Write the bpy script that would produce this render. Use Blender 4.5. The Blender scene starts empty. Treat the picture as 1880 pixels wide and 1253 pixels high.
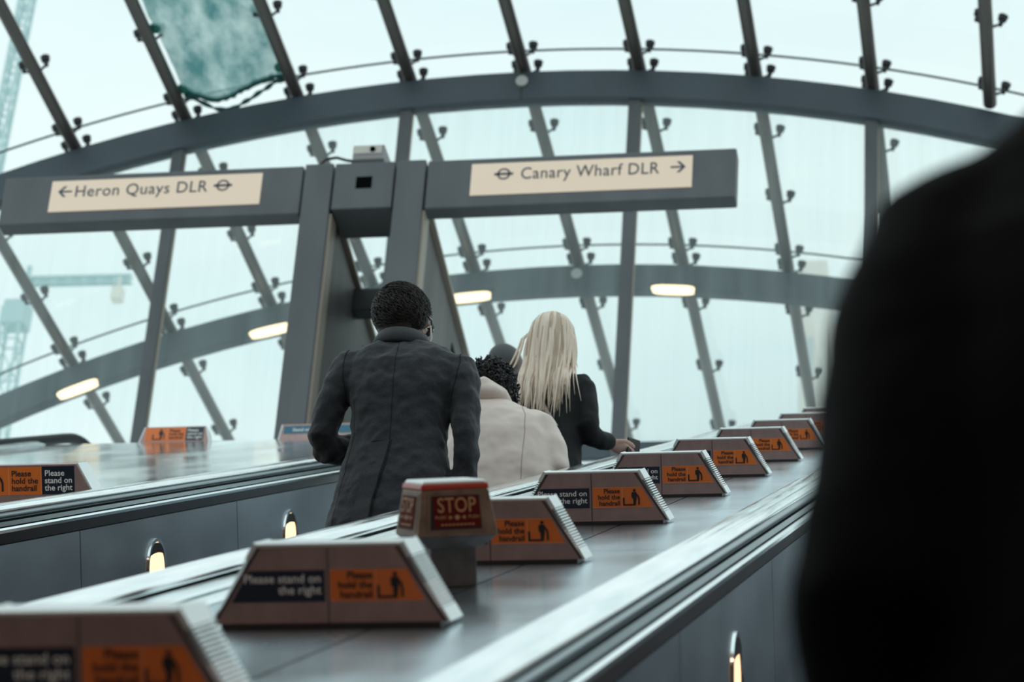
import bpy, bmesh, math, random
from mathutils import Vector, Matrix, noise
from mathutils.bvhtree import BVHTree

random.seed(7)
S = bpy.context.scene
COL = S.collection
PI = math.pi
A30 = math.radians(30.0)
C30, S30 = math.cos(A30), 0.5

# ------------------------------------------------------------------ camera
cam_d = bpy.data.cameras.new('camera')
cam = bpy.data.objects.new('camera', cam_d)
COL.objects.link(cam)
R_ = Vector((0.98394386, 0.16697917, 0.06302731))
U_ = Vector((0.0298888, -0.50230983, 0.86417098))
F_ = Vector((-0.17595779, 0.84841192, 0.49923548))
cam.matrix_world = Matrix(((R_.x, U_.x, -F_.x, 0), (R_.y, U_.y, -F_.y, 0), (R_.z, U_.z, -F_.z, 0), (0, 0, 0, 1)))
cam_d.sensor_width = 36.0
cam_d.lens = 36.0 * 5397.93 / 1880.0
cam_d.clip_start = 0.05
cam_d.clip_end = 400
cam_d.dof.use_dof = True
cam_d.dof.focus_distance = 9.6
cam_d.dof.aperture_fstop = 5.6
S.camera = cam

# ------------------------------------------------------------------ sky, sun, exposure
world = bpy.data.worlds.new('overcast_sky')
S.world = world
world.use_nodes = True
wn = world.node_tree
wn.nodes.clear()
w_out = wn.nodes.new('ShaderNodeOutputWorld')
w_bg = wn.nodes.new('ShaderNodeBackground')
w_tc = wn.nodes.new('ShaderNodeTexCoord')
w_map = wn.nodes.new('ShaderNodeMapping')
w_map.inputs['Scale'].default_value = (2.0, 2.0, 7.0)
w_noise = wn.nodes.new('ShaderNodeTexNoise')
w_noise.inputs['Scale'].default_value = 2.2
w_noise.inputs['Detail'].default_value = 5.0
w_ramp = wn.nodes.new('ShaderNodeValToRGB')
w_ramp.color_ramp.elements[0].position = 0.3
w_ramp.color_ramp.elements[0].color = (0.70, 0.86, 0.89, 1)
w_ramp.color_ramp.elements[1].position = 0.7
w_ramp.color_ramp.elements[1].color = (0.84, 0.955, 0.955, 1)
wn.links.new(w_tc.outputs['Generated'], w_map.inputs['Vector'])
wn.links.new(w_map.outputs['Vector'], w_noise.inputs['Vector'])
wn.links.new(w_noise.outputs['Fac'], w_ramp.inputs['Fac'])
wn.links.new(w_ramp.outputs['Color'], w_bg.inputs['Color'])
w_bg.inputs['Strength'].default_value = 1.10
wn.links.new(w_bg.outputs['Background'], w_out.inputs['Surface'])

S.view_settings.view_transform = 'Standard'
S.view_settings.look = 'None'
S.view_settings.exposure = 0.0
S.view_settings.gamma = 1.0
S.view_settings.use_curve_mapping = False

# ------------------------------------------------------------------ helpers
def esc(x, a, c):
    """escalator frame: x across, a up the 30 degree slope, c square to the slope"""
    return Vector((x, a * C30 - c * S30, a * S30 + c * C30))


def step_z(y, c=-1.22):
    return (c + y * S30) / C30


class MB:
    def __init__(s):
        s.v, s.f, s.m, s.cur = [], [], [], 0

    def mat(s, i):
        s.cur = i
        return s

    def add(s, vs, fs):
        o = len(s.v)
        s.v += [tuple(p) for p in vs]
        for f in fs:
            s.f.append(tuple(i + o for i in f))
            s.m.append(s.cur)
        return s

    def box(s, x0, x1, y0, y1, z0, z1):
        return s.add([(x0, y0, z0), (x1, y0, z0), (x1, y1, z0), (x0, y1, z0), (x0, y0, z1), (x1, y0, z1), (x1, y1, z1), (x0, y1, z1)],
                     [(0, 3, 2, 1), (4, 5, 6, 7), (0, 1, 5, 4), (1, 2, 6, 5), (2, 3, 7, 6), (3, 0, 4, 7)])

    def prism(s, poly, p0, ex, ey, ez, depth):
        """poly of 2D points in axes ex, ez; extruded along ey by depth"""
        p0, ex, ey, ez = Vector(p0), Vector(ex), Vector(ey), Vector(ez)
        n = len(poly)
        vs = [p0 + ex * a + ez * b for a, b in poly] + [p0 + ex * a + ez * b + ey * depth for a, b in poly]
        fs = [tuple(range(n)), tuple(range(2 * n - 1, n - 1, -1))] + [(i, n + i, n + (i + 1) % n, (i + 1) % n) for i in range(n)]
        return s.add(vs, fs)

    def bar(s, p, q, w, h, up=(0, 0, 1)):
        p, q = Vector(p), Vector(q)
        d = (q - p).normalized()
        up = Vector(up)
        r = d.cross(up)
        if r.length < 1e-4:
            r = d.cross(Vector((1, 0, 0)))
        r.normalize()
        u = r.cross(d)
        vs = []
        for c in (p, q):
            vs += [c - r * w / 2 - u * h / 2, c + r * w / 2 - u * h / 2, c + r * w / 2 + u * h / 2, c - r * w / 2 + u * h / 2]
        return s.add(vs, [(3, 2, 1, 0), (4, 5, 6, 7), (0, 1, 5, 4), (1, 2, 6, 5), (2, 3, 7, 6), (3, 0, 4, 7)])

    def tube(s, pts, rad, n=12, ref=None, cap=True, power=2.0):
        """pts: path; rad: one radius, or per point a number or (r_side, r_up)"""
        pts = [Vector(p) for p in pts]
        k = len(pts)
        rs = []
        for i in range(k):
            r = rad[i] if isinstance(rad, (list, tuple)) else rad
            rs.append(r if isinstance(r, (list, tuple)) else (r, r))
        t0 = (pts[1] - pts[0]).normalized()
        u = Vector(ref) if ref else (Vector((0, 0, 1)) if abs(t0.z) < 0.9 else Vector((0, 1, 0)))
        rings = []
        for i in range(k):
            t = (pts[min(i + 1, k - 1)] - pts[max(i - 1, 0)]).normalized()
            u = (u - t * u.dot(t)).normalized()
            w = t.cross(u)
            ring = []
            for j in range(n):
                a = 2 * PI * j / n
                ca, sa = math.cos(a), math.sin(a)
                if power != 2.0:
                    ca = math.copysign(abs(ca) ** (2 / power), ca)
                    sa = math.copysign(abs(sa) ** (2 / power), sa)
                ring.append(pts[i] + w * (ca * rs[i][0]) + u * (sa * rs[i][1]))
            rings.append(ring)
        vs = [p for r in rings for p in r]
        fs = []
        for i in range(k - 1):
            for j in range(n):
                a, b = i * n + j, i * n + (j + 1) % n
                fs.append((a, b, b + n, a + n))
        if cap:
            fs.append(tuple(range(n - 1, -1, -1)))
            fs.append(tuple(range((k - 1) * n, k * n)))
        return s.add(vs, fs)

    def ball(s, c, r, nu=14, nv=9):
        c = Vector(c)
        r = Vector(r) if isinstance(r, (list, tuple)) else Vector((r, r, r))
        vs = [c + Vector((0, 0, -r.z))]
        for i in range(1, nv):
            p = -PI / 2 + PI * i / nv
            for j in range(nu):
                t = 2 * PI * j / nu
                vs.append(c + Vector((r.x * math.cos(p) * math.cos(t), r.y * math.cos(p) * math.sin(t), r.z * math.sin(p))))
        vs.append(c + Vector((0, 0, r.z)))
        fs = [(0, 1 + (j + 1) % nu, 1 + j) for j in range(nu)]
        for i in range(nv - 2):
            for j in range(nu):
                a, b = 1 + i * nu + j, 1 + i * nu + (j + 1) % nu
                fs.append((a, b, b + nu, a + nu))
        e = len(vs) - 1
        o = 1 + (nv - 2) * nu
        fs += [(o + j, o + (j + 1) % nu, e) for j in range(nu)]
        return s.add(vs, fs)

    def rings(s, rows, n=28, power=2.4):
        """upright torso loft: rows of (z, cx, cy, rx, ry[, tilt])"""
        vs, fs = [], []
        for row in rows:
            z, cx, cy, rx, ry = row[:5]
            tilt = row[5] if len(row) > 5 else 0.0
            for j in range(n):
                a = 2 * PI * j / n
                ca, sa = math.cos(a), math.sin(a)
                x = math.copysign(abs(ca) ** (2 / power), ca) * rx
                y = math.copysign(abs(sa) ** (2 / power), sa) * ry
                vs.append((cx + x, cy + y, z + tilt * x))
        k = len(rows)
        for i in range(k - 1):
            for j in range(n):
                a, b = i * n + j, i * n + (j + 1) % n
                fs.append((a, b, b + n, a + n))
        fs.append(tuple(range(n - 1, -1, -1)))
        fs.append(tuple(range((k - 1) * n, k * n)))
        return s.add(vs, fs)

    def disc(s, c, r, nrm, depth, n=24, r2=None):
        nrm = Vector(nrm).normalized()
        return s.tube([Vector(c), Vector(c) + nrm * depth], [r, r2 if r2 is not None else r], n)

    def xf(s, M, start=0):
        for i in range(start, len(s.v)):
            s.v[i] = tuple(M @ Vector(s.v[i]))
        return s

    def mesh(s, name):
        me = bpy.data.meshes.new(name)
        me.from_pydata(s.v, [], s.f)
        me.polygons.foreach_set('material_index', s.m)
        me.update()
        return me


def fix_normals(me):
    bm = bmesh.new()
    bm.from_mesh(me)
    bmesh.ops.recalc_face_normals(bm, faces=bm.faces)
    bm.to_mesh(me)
    bm.free()


def obj(name, mb, mats, parent=None, smooth=None, bevel=0.0, seg=2):
    me = mb.mesh(name) if isinstance(mb, MB) else mb
    if isinstance(mb, MB):
        fix_normals(me)
    if not isinstance(mats, (list, tuple)):
        mats = [mats]
    if len(me.materials) == 0:
        for m in mats:
            me.materials.append(m)
    o = bpy.data.objects.new(name, me)
    COL.objects.link(o)
    if parent is not None:
        o.parent = parent
    if smooth is not None:
        if smooth >= 180:
            me.polygons.foreach_set('use_smooth', [True] * len(me.polygons))
        else:
            me.set_sharp_from_angle(angle=math.radians(smooth))
            me.polygons.foreach_set('use_smooth', [True] * len(me.polygons))
    if bevel:
        b = o.modifiers.new('bevel', 'BEVEL')
        b.width = bevel
        b.segments = seg
        b.limit_method = 'ANGLE'
        b.angle_limit = math.radians(40)
    return o


def tag(o, label, cat, group=None):
    o['label'] = label
    o['category'] = cat
    if group:
        o['group'] = group
    return o


def thing(name, label, cat, loc=(0, 0, 0), rot=(0, 0, 0), group=None):
    o = bpy.data.objects.new(name, None)
    COL.objects.link(o)
    o.empty_display_size = 0.1
    o.location = loc
    o.rotation_euler = rot
    return tag(o, label, cat, group)


def struct(o):
    o['kind'] = 'structure'
    return o


def on_slope(o, x, a, c, rz=0.0):
    """put a thing on the escalator slope, turned rz about the slope's normal"""
    o.matrix_world = Matrix.Translation(esc(x, a, c)) @ Matrix.Rotation(A30, 4, 'X') @ Matrix.Rotation(rz, 4, 'Z')
    return o


def dup(root, label=None):
    r = root.copy()
    COL.objects.link(r)
    if label:
        r['label'] = label
    for ch in list(root.children):
        c = ch.copy()
        COL.objects.link(c)
        c.parent = r
        for g in list(ch.children):
            d = g.copy()
            COL.objects.link(d)
            d.parent = c
    return r


# ------------------------------------------------------------------ text
_tc = {}


def text_data(t, align='LEFT', bold=0.012, spacing=1.0, line=1.0):
    key = (t, align, bold, spacing, line)
    if key in _tc:
        return _tc[key]
    cu = bpy.data.curves.new('lettering', 'FONT')
    cu.body = t
    cu.size = 1.0
    cu.align_x = align
    cu.offset = bold
    cu.space_character = spacing
    cu.space_line = line
    cu.resolution_u = 3
    o = bpy.data.objects.new('lettering', cu)
    COL.objects.link(o)
    bpy.context.view_layer.update()
    me = bpy.data.meshes.new_from_object(o.evaluated_get(bpy.context.evaluated_depsgraph_get()))
    r = ([tuple(v.co) for v in me.vertices], [tuple(p.vertices) for p in me.polygons])
    bpy.data.objects.remove(o)
    bpy.data.curves.remove(cu)
    bpy.data.meshes.remove(me)
    _tc[key] = r
    return r


def text(mb, t, size, p0, ex=(1, 0, 0), ez=(0, 0, 1), align='LEFT', depth=0.0008, wide=1.0, **kw):
    """raised lettering; the face looks along -(ez x ex) i.e. towards -y for the default axes"""
    vs, fs = text_data(t, align, **kw)
    p0, ex, ez = Vector(p0), Vector(ex), Vector(ez)
    n = ex.cross(ez).normalized()
    n = n if n.dot(ez.cross(ex)) < 0 else -n
    face = ex.cross(ez)       # (1,0,0)x(0,0,1) = (0,-1,0)
    pts = [p0 + ex * (v[0] * size * wide) + ez * (v[1] * size) + face * depth for v in vs]
    return mb.add(pts, fs)


# ------------------------------------------------------------------ materials
def mat(name, col, rough=0.5, metal=0.0, spec=0.5, coat=0.0, noise_amt=0.0, nscale=(8, 8, 8), bump=0.0, emit=None, estr=0.0, sheen=0.0, col2=None, coat_rough=0.1, aniso=0.0, detail=4.0, rvar=0.0, ior=1.5):
    m = bpy.data.materials.new(name)
    m.use_nodes = True
    nt = m.node_tree
    b = nt.nodes['Principled BSDF']
    b.inputs['Base Color'].default_value = (*col, 1)
    b.inputs['Roughness'].default_value = rough
    b.inputs['Metallic'].default_value = metal
    b.inputs['Specular IOR Level'].default_value = spec
    b.inputs['IOR'].default_value = ior
    b.inputs['Coat Weight'].default_value = coat
    b.inputs['Coat Roughness'].default_value = coat_rough
    b.inputs['Sheen Weight'].default_value = sheen
    b.inputs['Anisotropic'].default_value = aniso
    if emit:
        b.inputs['Emission Color'].default_value = (*emit, 1)
        b.inputs['Emission Strength'].default_value = estr
    if noise_amt or bump or col2 or rvar:
        tc = nt.nodes.new('ShaderNodeTexCoord')
        mp = nt.nodes.new('ShaderNodeMapping')
        mp.inputs['Scale'].default_value = nscale
        nz = nt.nodes.new('ShaderNodeTexNoise')
        nz.inputs['Scale'].default_value = 1.0
        nz.inputs['Detail'].default_value = detail
        nt.links.new(tc.outputs['Object'], mp.inputs['Vector'])
        nt.links.new(mp.outputs['Vector'], nz.inputs['Vector'])
        if noise_amt or col2:
            rp = nt.nodes.new('ShaderNodeValToRGB')
            c2 = col2 or tuple(min(1, c * (1 + noise_amt)) for c in col)
            c1 = col if col2 else tuple(c * (1 - noise_amt) for c in col)
            rp.color_ramp.elements[0].color = (*c1, 1)
            rp.color_ramp.elements[1].color = (*c2, 1)
            rp.color_ramp.elements[0].position = 0.3
            rp.color_ramp.elements[1].position = 0.7
            nt.links.new(nz.outputs['Fac'], rp.inputs['Fac'])
            nt.links.new(rp.outputs['Color'], b.inputs['Base Color'])
        if rvar:
            mr = nt.nodes.new('ShaderNodeMapRange')
            mr.inputs['From Min'].default_value = 0.3
            mr.inputs['From Max'].default_value = 0.7
            mr.inputs['To Min'].default_value = max(0.02, rough - rvar)
            mr.inputs['To Max'].default_value = rough + rvar
            nt.links.new(nz.outputs['Fac'], mr.inputs['Value'])
            nt.links.new(mr.outputs['Result'], b.inputs['Roughness'])
        if bump:
            bp = nt.nodes.new('ShaderNodeBump')
            bp.inputs['Strength'].default_value = bump
            bp.inputs['Distance'].default_value = 0.01
            nt.links.new(nz.outputs['Fac'], bp.inputs['Height'])
            nt.links.new(bp.outputs['Normal'], b.inputs['Normal'])
    return m


def glass_mat(name, veil, streak, tint=(0.93, 0.985, 0.975)):
    m = bpy.data.materials.new(name)
    m.use_nodes = True
    nt = m.node_tree
    nt.nodes.clear()
    out = nt.nodes.new('ShaderNodeOutputMaterial')
    tr = nt.nodes.new('ShaderNodeBsdfTransparent')
    tr.inputs['Color'].default_value = (*tint, 1)
    tl = nt.nodes.new('ShaderNodeBsdfTranslucent')
    tl.inputs['Color'].default_value = (0.86, 0.96, 0.95, 1)
    gl = nt.nodes.new('ShaderNodeBsdfGlossy')
    gl.inputs['Roughness'].default_value = 0.02
    tc = nt.nodes.new('ShaderNodeTexCoord')
    mp = nt.nodes.new('ShaderNodeMapping')
    mp.inputs['Scale'].default_value = streak
    nz = nt.nodes.new('ShaderNodeTexNoise')
    nz.inputs['Scale'].default_value = 1.0
    nz.inputs['Detail'].default_value = 6.0
    mr = nt.nodes.new('ShaderNodeMapRange')
    mr.inputs['From Min'].default_value = 0.3
    mr.inputs['From Max'].default_value = 0.7
    mr.inputs['To Min'].default_value = veil * 0.7
    mr.inputs['To Max'].default_value = veil * 1.3
    mx = nt.nodes.new('ShaderNodeMixShader')
    fr = nt.nodes.new('ShaderNodeFresnel')
    fr.inputs['IOR'].default_value = 1.12
    mx2 = nt.nodes.new('ShaderNodeMixShader')
    L = nt.links.new
    L(tc.outputs['Object'], mp.inputs['Vector'])
    L(mp.outputs['Vector'], nz.inputs['Vector'])
    L(nz.outputs['Fac'], mr.inputs['Value'])
    L(mr.outputs['Result'], mx.inputs['Fac'])
    L(tr.outputs[0], mx.inputs[1])
    L(tl.outputs[0], mx.inputs[2])
    L(fr.outputs[0], mx2.inputs['Fac'])
    L(mx.outputs[0], mx2.inputs[1])
    L(gl.outputs[0], mx2.inputs[2])
    L(mx2.outputs[0], out.inputs['Surface'])
    return m


M = {}
M['deck'] = mat('brushed_deck_steel', (0.58, 0.70, 0.765), 0.23, 1.0, noise_amt=0.10, nscale=(3, 1.2, 3), rvar=0.05)
M['deckwide'] = mat('polished_deck_steel', (0.92, 0.99, 0.985), 0.10, 1.0, noise_amt=0.08, nscale=(2, 0.6, 2), rvar=0.05)
M['gap'] = mat('shadow_gap', (0.012, 0.014, 0.018), 0.7)
M['rubber'] = mat('polished_handrail', (0.86, 0.95, 0.96), 0.14, 0.92, 0.5, noise_amt=0.12, nscale=(30, 3, 30), rvar=0.06)
M['blackrubber'] = mat('black_rubber', (0.006, 0.008, 0.010), 0.5, spec=0.2)
M['trim'] = mat('polished_trim', (0.84, 0.93, 0.94), 0.18, 1.0, rvar=0.06, nscale=(30, 2, 30))
M['trimdark'] = mat('dull_trim', (0.20, 0.26, 0.28), 0.28, 1.0)
M['skirt'] = mat('bronze_skirting', (0.22, 0.21, 0.22), 0.25, 1.0, noise_amt=0.15, nscale=(6, 1.5, 6))
M['panel'] = mat('brushed_side_panel', (0.34, 0.40, 0.45), 0.46, 0.9, noise_amt=0.14, nscale=(5, 1.6, 5), rvar=0.06)
M['steps'] = mat('ribbed_step_metal', (0.12, 0.12, 0.13), 0.5, 0.6)
M['marker'] = mat('brown_grey_marker_metal', (0.40, 0.275, 0.262), 0.42, 0.55, noise_amt=0.10, nscale=(25, 25, 12), bump=0.02)
M['markedge'] = mat('marker_edge', (0.07, 0.055, 0.055), 0.5, 0.3)
M['alu'] = mat('ribbed_aluminium', (0.86, 0.95, 0.95), 0.32, 0.35)
M['aludark'] = mat('rib_groove', (0.05, 0.085, 0.095), 0.7, 0.0)
M['navy'] = mat('navy_sign', (0.010, 0.018, 0.035), 0.28, 0.0, 0.5, coat=0.3)
M['blue'] = mat('blue_sign', (0.03, 0.14, 0.22), 0.3, 0.0, 0.5)
M['orange'] = mat('orange_sign', (0.74, 0.165, 0.02), 0.3, 0.0, 0.5, coat=0.3)
M['orangeline'] = mat('orange_sign_border', (0.85, 0.32, 0.15), 0.3)
M['white'] = mat('white_lettering', (0.80, 0.78, 0.76), 0.5)
M['ink'] = mat('black_lettering', (0.012, 0.010, 0.012), 0.5)
M['sticker'] = mat('pale_sticker', (0.55, 0.42, 0.38), 0.6)
M['steel'] = mat('painted_grey_steel', (0.062, 0.083, 0.100), 0.55, 0.0, noise_amt=0.10, nscale=(2, 2, 2))
M['tubes'] = mat('satin_brown_grey_tube', (0.15, 0.135, 0.125), 0.38, 0.75, noise_amt=0.08, nscale=(3, 1, 3))
M['steeldark'] = mat('dark_grey_steel', (0.045, 0.05, 0.055), 0.5, 0.2)
M['gantry'] = mat('brown_grey_gantry_steel', (0.095, 0.103, 0.112), 0.5, 0.1, noise_amt=0.16, nscale=(3, 3, 1.2))
M['gantrylight'] = mat('lit_edge_steel', (0.30, 0.26, 0.21), 0.5, 0.1)  # gantry steel with the highlight on its edges painted into the colour
M['plate'] = mat('stained_plate', (0.085, 0.078, 0.074), 0.5, 0.1, noise_amt=0.35, nscale=(4, 3, 0.8))
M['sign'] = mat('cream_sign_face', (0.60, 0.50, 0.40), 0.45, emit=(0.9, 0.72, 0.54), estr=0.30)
M['signink'] = mat('dark_blue_sign_ink', (0.03, 0.06, 0.09), 0.5)
M['black'] = mat('matt_black', (0.0015, 0.0015, 0.002), 0.9, spec=0.05)
M['boltwhite'] = mat('pale_cover_plate', (0.55, 0.56, 0.54), 0.5)
M['clamp'] = mat('dark_glass_clamp', (0.05, 0.052, 0.055), 0.4, 0.6)
M['seal'] = mat('glazing_seal', (0.05, 0.08, 0.085), 0.6)
M['glass'] = glass_mat('roof_glass', 0.04, (0.8, 0.8, 0.8), (0.97, 0.995, 0.99))
M['screen'] = glass_mat('dirty_screen_glass', 0.15, (7.0, 1.0, 0.25), (0.93, 0.99, 0.985))
M['net'] = None
M['uplight'] = mat('warm_lamp_glow', (0.9, 0.7, 0.4), 0.4, emit=(1.0, 0.61, 0.35), estr=1.65)
M['archlight'] = mat('arch_lamp_glow', (0.9, 0.75, 0.5), 0.4, emit=(1.0, 0.72, 0.42), estr=2.0)
M['hall_fill'] = mat('hall_fill_glow', (0.9, 0.8, 0.7), 0.4, emit=(1.0, 0.74, 0.60), estr=17.0)  # glow of the added fill lamps behind the viewer
M['red'] = mat('red_button_rim', (0.50, 0.05, 0.025), 0.4, 0.0, 0.5, coat=0.2)
M['bronze'] = mat('worn_bronze_housing', (0.25, 0.165, 0.115), 0.5, 0.3, noise_amt=0.3, nscale=(30, 30, 30))
M['stopred'] = mat('dark_red_stop_panel', (0.13, 0.012, 0.010), 0.7, 0.0, 0.1)
M['tan'] = mat('tan_lettering', (0.52, 0.27, 0.12), 0.5)
M['postgrey'] = mat('grey_post', (0.13, 0.115, 0.115), 0.5, 0.3, noise_amt=0.2, nscale=(30, 30, 30))
M['concrete'] = mat('warm_grey_concrete', (0.33, 0.26, 0.22), 0.8, noise_amt=0.1, nscale=(1, 1, 1))
M['floor'] = mat('hall_floor_tiles', (0.24, 0.20, 0.17), 0.5, noise_amt=0.1, nscale=(2, 2, 2))
M['paving'] = mat('pale_paving', (0.45, 0.47, 0.46), 0.7, noise_amt=0.08, nscale=(1, 1, 1))
M['cable'] = mat('black_cable', (0.01, 0.011, 0.012), 0.5)
M['boxgrey'] = mat('grey_camera_box', (0.26, 0.25, 0.25), 0.5)
M['boxpale'] = mat('pale_box_face', (0.55, 0.52, 0.47), 0.5)
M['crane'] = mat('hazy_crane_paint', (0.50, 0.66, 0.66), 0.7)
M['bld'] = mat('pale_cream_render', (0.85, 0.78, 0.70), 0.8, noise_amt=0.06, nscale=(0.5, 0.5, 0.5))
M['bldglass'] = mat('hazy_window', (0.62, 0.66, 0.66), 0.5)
M['wool'] = mat('charcoal_wool', (0.012, 0.0155, 0.021), 0.8, sheen=0.17, noise_amt=0.4, nscale=(160, 160, 160), bump=0.10)
M['woolseam'] = mat('wool_seam', (0.008, 0.009, 0.011), 0.9)
M['blackcoat'] = mat('black_coat_cloth', (0.005, 0.007, 0.009), 0.75, sheen=0.05, spec=0.3, noise_amt=0.3, nscale=(90, 90, 90), bump=0.1)
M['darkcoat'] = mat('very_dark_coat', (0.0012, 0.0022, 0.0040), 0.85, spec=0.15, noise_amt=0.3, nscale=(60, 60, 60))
M['puffer'] = mat('beige_padded_cloth', (0.70, 0.60, 0.54), 0.42, noise_amt=0.04, nscale=(9, 9, 3), bump=0.25)
M['trouser'] = mat('dark_trousers', (0.02, 0.022, 0.028), 0.85)
M['shoe'] = mat('black_shoe', (0.01, 0.01, 0.01), 0.4)
M['skin'] = mat('skin', (0.52, 0.26, 0.17), 0.5, noise_amt=0.06, nscale=(20, 20, 20))
M['skinpale'] = mat('pale_skin', (0.62, 0.40, 0.33), 0.5, noise_amt=0.06, nscale=(20, 20, 20))
M['hairbrown'] = mat('dark_brown_hair', (0.013, 0.008, 0.0075), 0.5, sheen=0.05, noise_amt=0.5, nscale=(60, 60, 20))
M['hairblack'] = mat('black_hair', (0.006, 0.006, 0.008), 0.5)
M['hairgrey'] = mat('grey_hair', (0.08, 0.085, 0.09), 0.7)
M['blond'] = mat('blond_hair', (0.78, 0.63, 0.49), 0.5, nscale=(55, 55, 2.2), col2=(0.90, 0.80, 0.69), detail=3)
M['blond2'] = mat('blond_lowlight', (0.42, 0.31, 0.22), 0.5, nscale=(70, 70, 2.0), col2=(0.64, 0.52, 0.40))
M['lens'] = mat('dark_sunglass', (0.01, 0.02, 0.022), 0.08, 0.0, 0.8, coat=1.0)
M['shirt'] = mat('white_shirt', (0.7, 0.7, 0.7), 0.7)
M['strap'] = mat('pale_strap', (0.45, 0.36, 0.32), 0.7)


def net_mat():
    m = bpy.data.materials.new('green_debris_netting')
    m.use_nodes = True
    nt = m.node_tree
    nt.nodes.clear()
    L = nt.links.new
    out = nt.nodes.new('ShaderNodeOutputMaterial')
    tr = nt.nodes.new('ShaderNodeBsdfTransparent')
    df = nt.nodes.new('ShaderNodeBsdfDiffuse')
    tl = nt.nodes.new('ShaderNodeBsdfTranslucent')
    tc = nt.nodes.new('ShaderNodeTexCoord')
    mp = nt.nodes.new('ShaderNodeMapping')
    mp.inputs['Scale'].default_value = (2.6, 1.2, 2.6)
    mp.inputs['Rotation'].default_value = (0, 0, 0.5)
    nz = nt.nodes.new('ShaderNodeTexNoise')
    nz.inputs['Scale'].default_value = 1.3
    nz.inputs['Detail'].default_value = 9.0
    nz.inputs['Roughness'].default_value = 0.65
    rp = nt.nodes.new('ShaderNodeValToRGB')
    rp.color_ramp.elements[0].position = 0.36
    rp.color_ramp.elements[0].color = (0.08, 0.29, 0.30, 1)
    rp.color_ramp.elements[1].position = 0.68
    rp.color_ramp.elements[1].color = (0.62, 0.82, 0.77, 1)
    mr = nt.nodes.new('ShaderNodeMapRange')
    mr.inputs['From Min'].default_value = 0.35
    mr.inputs['From Max'].default_value = 0.75
    mr.inputs['To Min'].default_value = 0.96
    mr.inputs['To Max'].default_value = 0.72
    mx = nt.nodes.new('ShaderNodeMixShader')
    mx.inputs['Fac'].default_value = 0.6
    mx2 = nt.nodes.new('ShaderNodeMixShader')
    L(tc.outputs['Object'], mp.inputs['Vector'])
    L(mp.outputs['Vector'], nz.inputs['Vector'])
    L(nz.outputs['Fac'], rp.inputs['Fac'])
    L(nz.outputs['Fac'], mr.inputs['Value'])
    L(rp.outputs['Color'], df.inputs['Color'])
    L(rp.outputs['Color'], tl.inputs['Color'])
    L(df.outputs[0], mx.inputs[1])
    L(tl.outputs[0], mx.inputs[2])
    L(mr.outputs['Result'], mx2.inputs['Fac'])
    L(tr.outputs[0], mx2.inputs[1])
    L(mx.outputs[0], mx2.inputs[2])
    L(mx2.outputs[0], out.inputs['Surface'])
    return m


M['net'] = net_mat()

# ------------------------------------------------------------------ setting: hall below, street level, landing
CREST = 19.45                      # where the slopes turn level
LAND_Z = 8.42
XC = -5.07                         # centre line of the canopy
mb = MB().box(-13.0, 7.0, -14.0, 3.0, -5.2, -5.0)
struct(obj('floor', mb, M['floor']))
struct(obj('ceiling', MB().box(-13.0, 7.0, -14.0, 1.0, 7.7, 8.4), M['concrete']))
struct(obj('wall_back', MB().box(-13.0, 7.0, -14.3, -14.0, -5.0, 7.7), M['concrete']))
struct(obj('wall_left', MB().box(-13.3, -13.0, -14.0, 18.6, -5.0, 8.4), M['concrete']))
struct(obj('wall_right', MB().box(7.0, 7.3, -14.0, 18.6, -5.0, 8.4), M['concrete']))
struct(obj('floor_landing', MB().box(-22.0, 14.0, 18.7, 120.0, 8.1, LAND_Z), M['paving']))
struct(obj('wall_front', MB().box(-13.0, 7.0, 18.7, 19.0, -5.0, 8.1), M['concrete']))

for i, (x, y) in enumerate(((-6.5, -8.0), (-2.0, -8.0), (2.5, -8.0), (-6.5, -2.5), (-2.0, -2.5), (2.5, -2.5))):  # unseen lamps, added to light the sign faces
    t = thing('fill_lamp', 'added warm fill lamp, unseen, on the hall ceiling behind the viewer', 'ceiling lamp', (x, y, 7.7), group='added fill lamps on the hall ceiling')
    obj('diffuser', MB().box(-0.9, 0.9, -0.2, 0.2, -0.07, -0.02), M['hall_fill'], t)
    obj('housing', MB().box(-0.95, 0.95, -0.24, 0.24, -0.02, 0.0), M['boxgrey'], t)

# ------------------------------------------------------------------ escalators
# cross-section of one balustrade edge: (half width from the deck centre, height c), from deck to side panel
H0 = 0.553


def band(mb, sgn, xc, prof, a0, a1):
    """sweep a closed section (offsets h, c) along the slope, in slope coordinates"""
    pts = [(xc + sgn * h, c) for h, c in prof]
    n = len(pts)
    vs = [(x, a0, c) for x, c in pts] + [(x, a1, c) for x, c in pts]
    fs = [tuple(range(n)), tuple(range(2 * n - 1, n - 1, -1))] + [(i, (i + 1) % n, n + (i + 1) % n, n + i) for i in range(n)]
    mb.add(vs, fs)


def rail_section(h, c, w, t, n=14):
    """rounded handrail section"""
    out = []
    for j in range(n):
        a = 2 * PI * j / n
        ca, sa = math.cos(a), math.sin(a)
        out.append((h + math.copysign(abs(ca) ** 0.75, ca) * w / 2, c + math.copysign(abs(sa) ** 0.75, sa) * t / 2))
    return out


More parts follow.
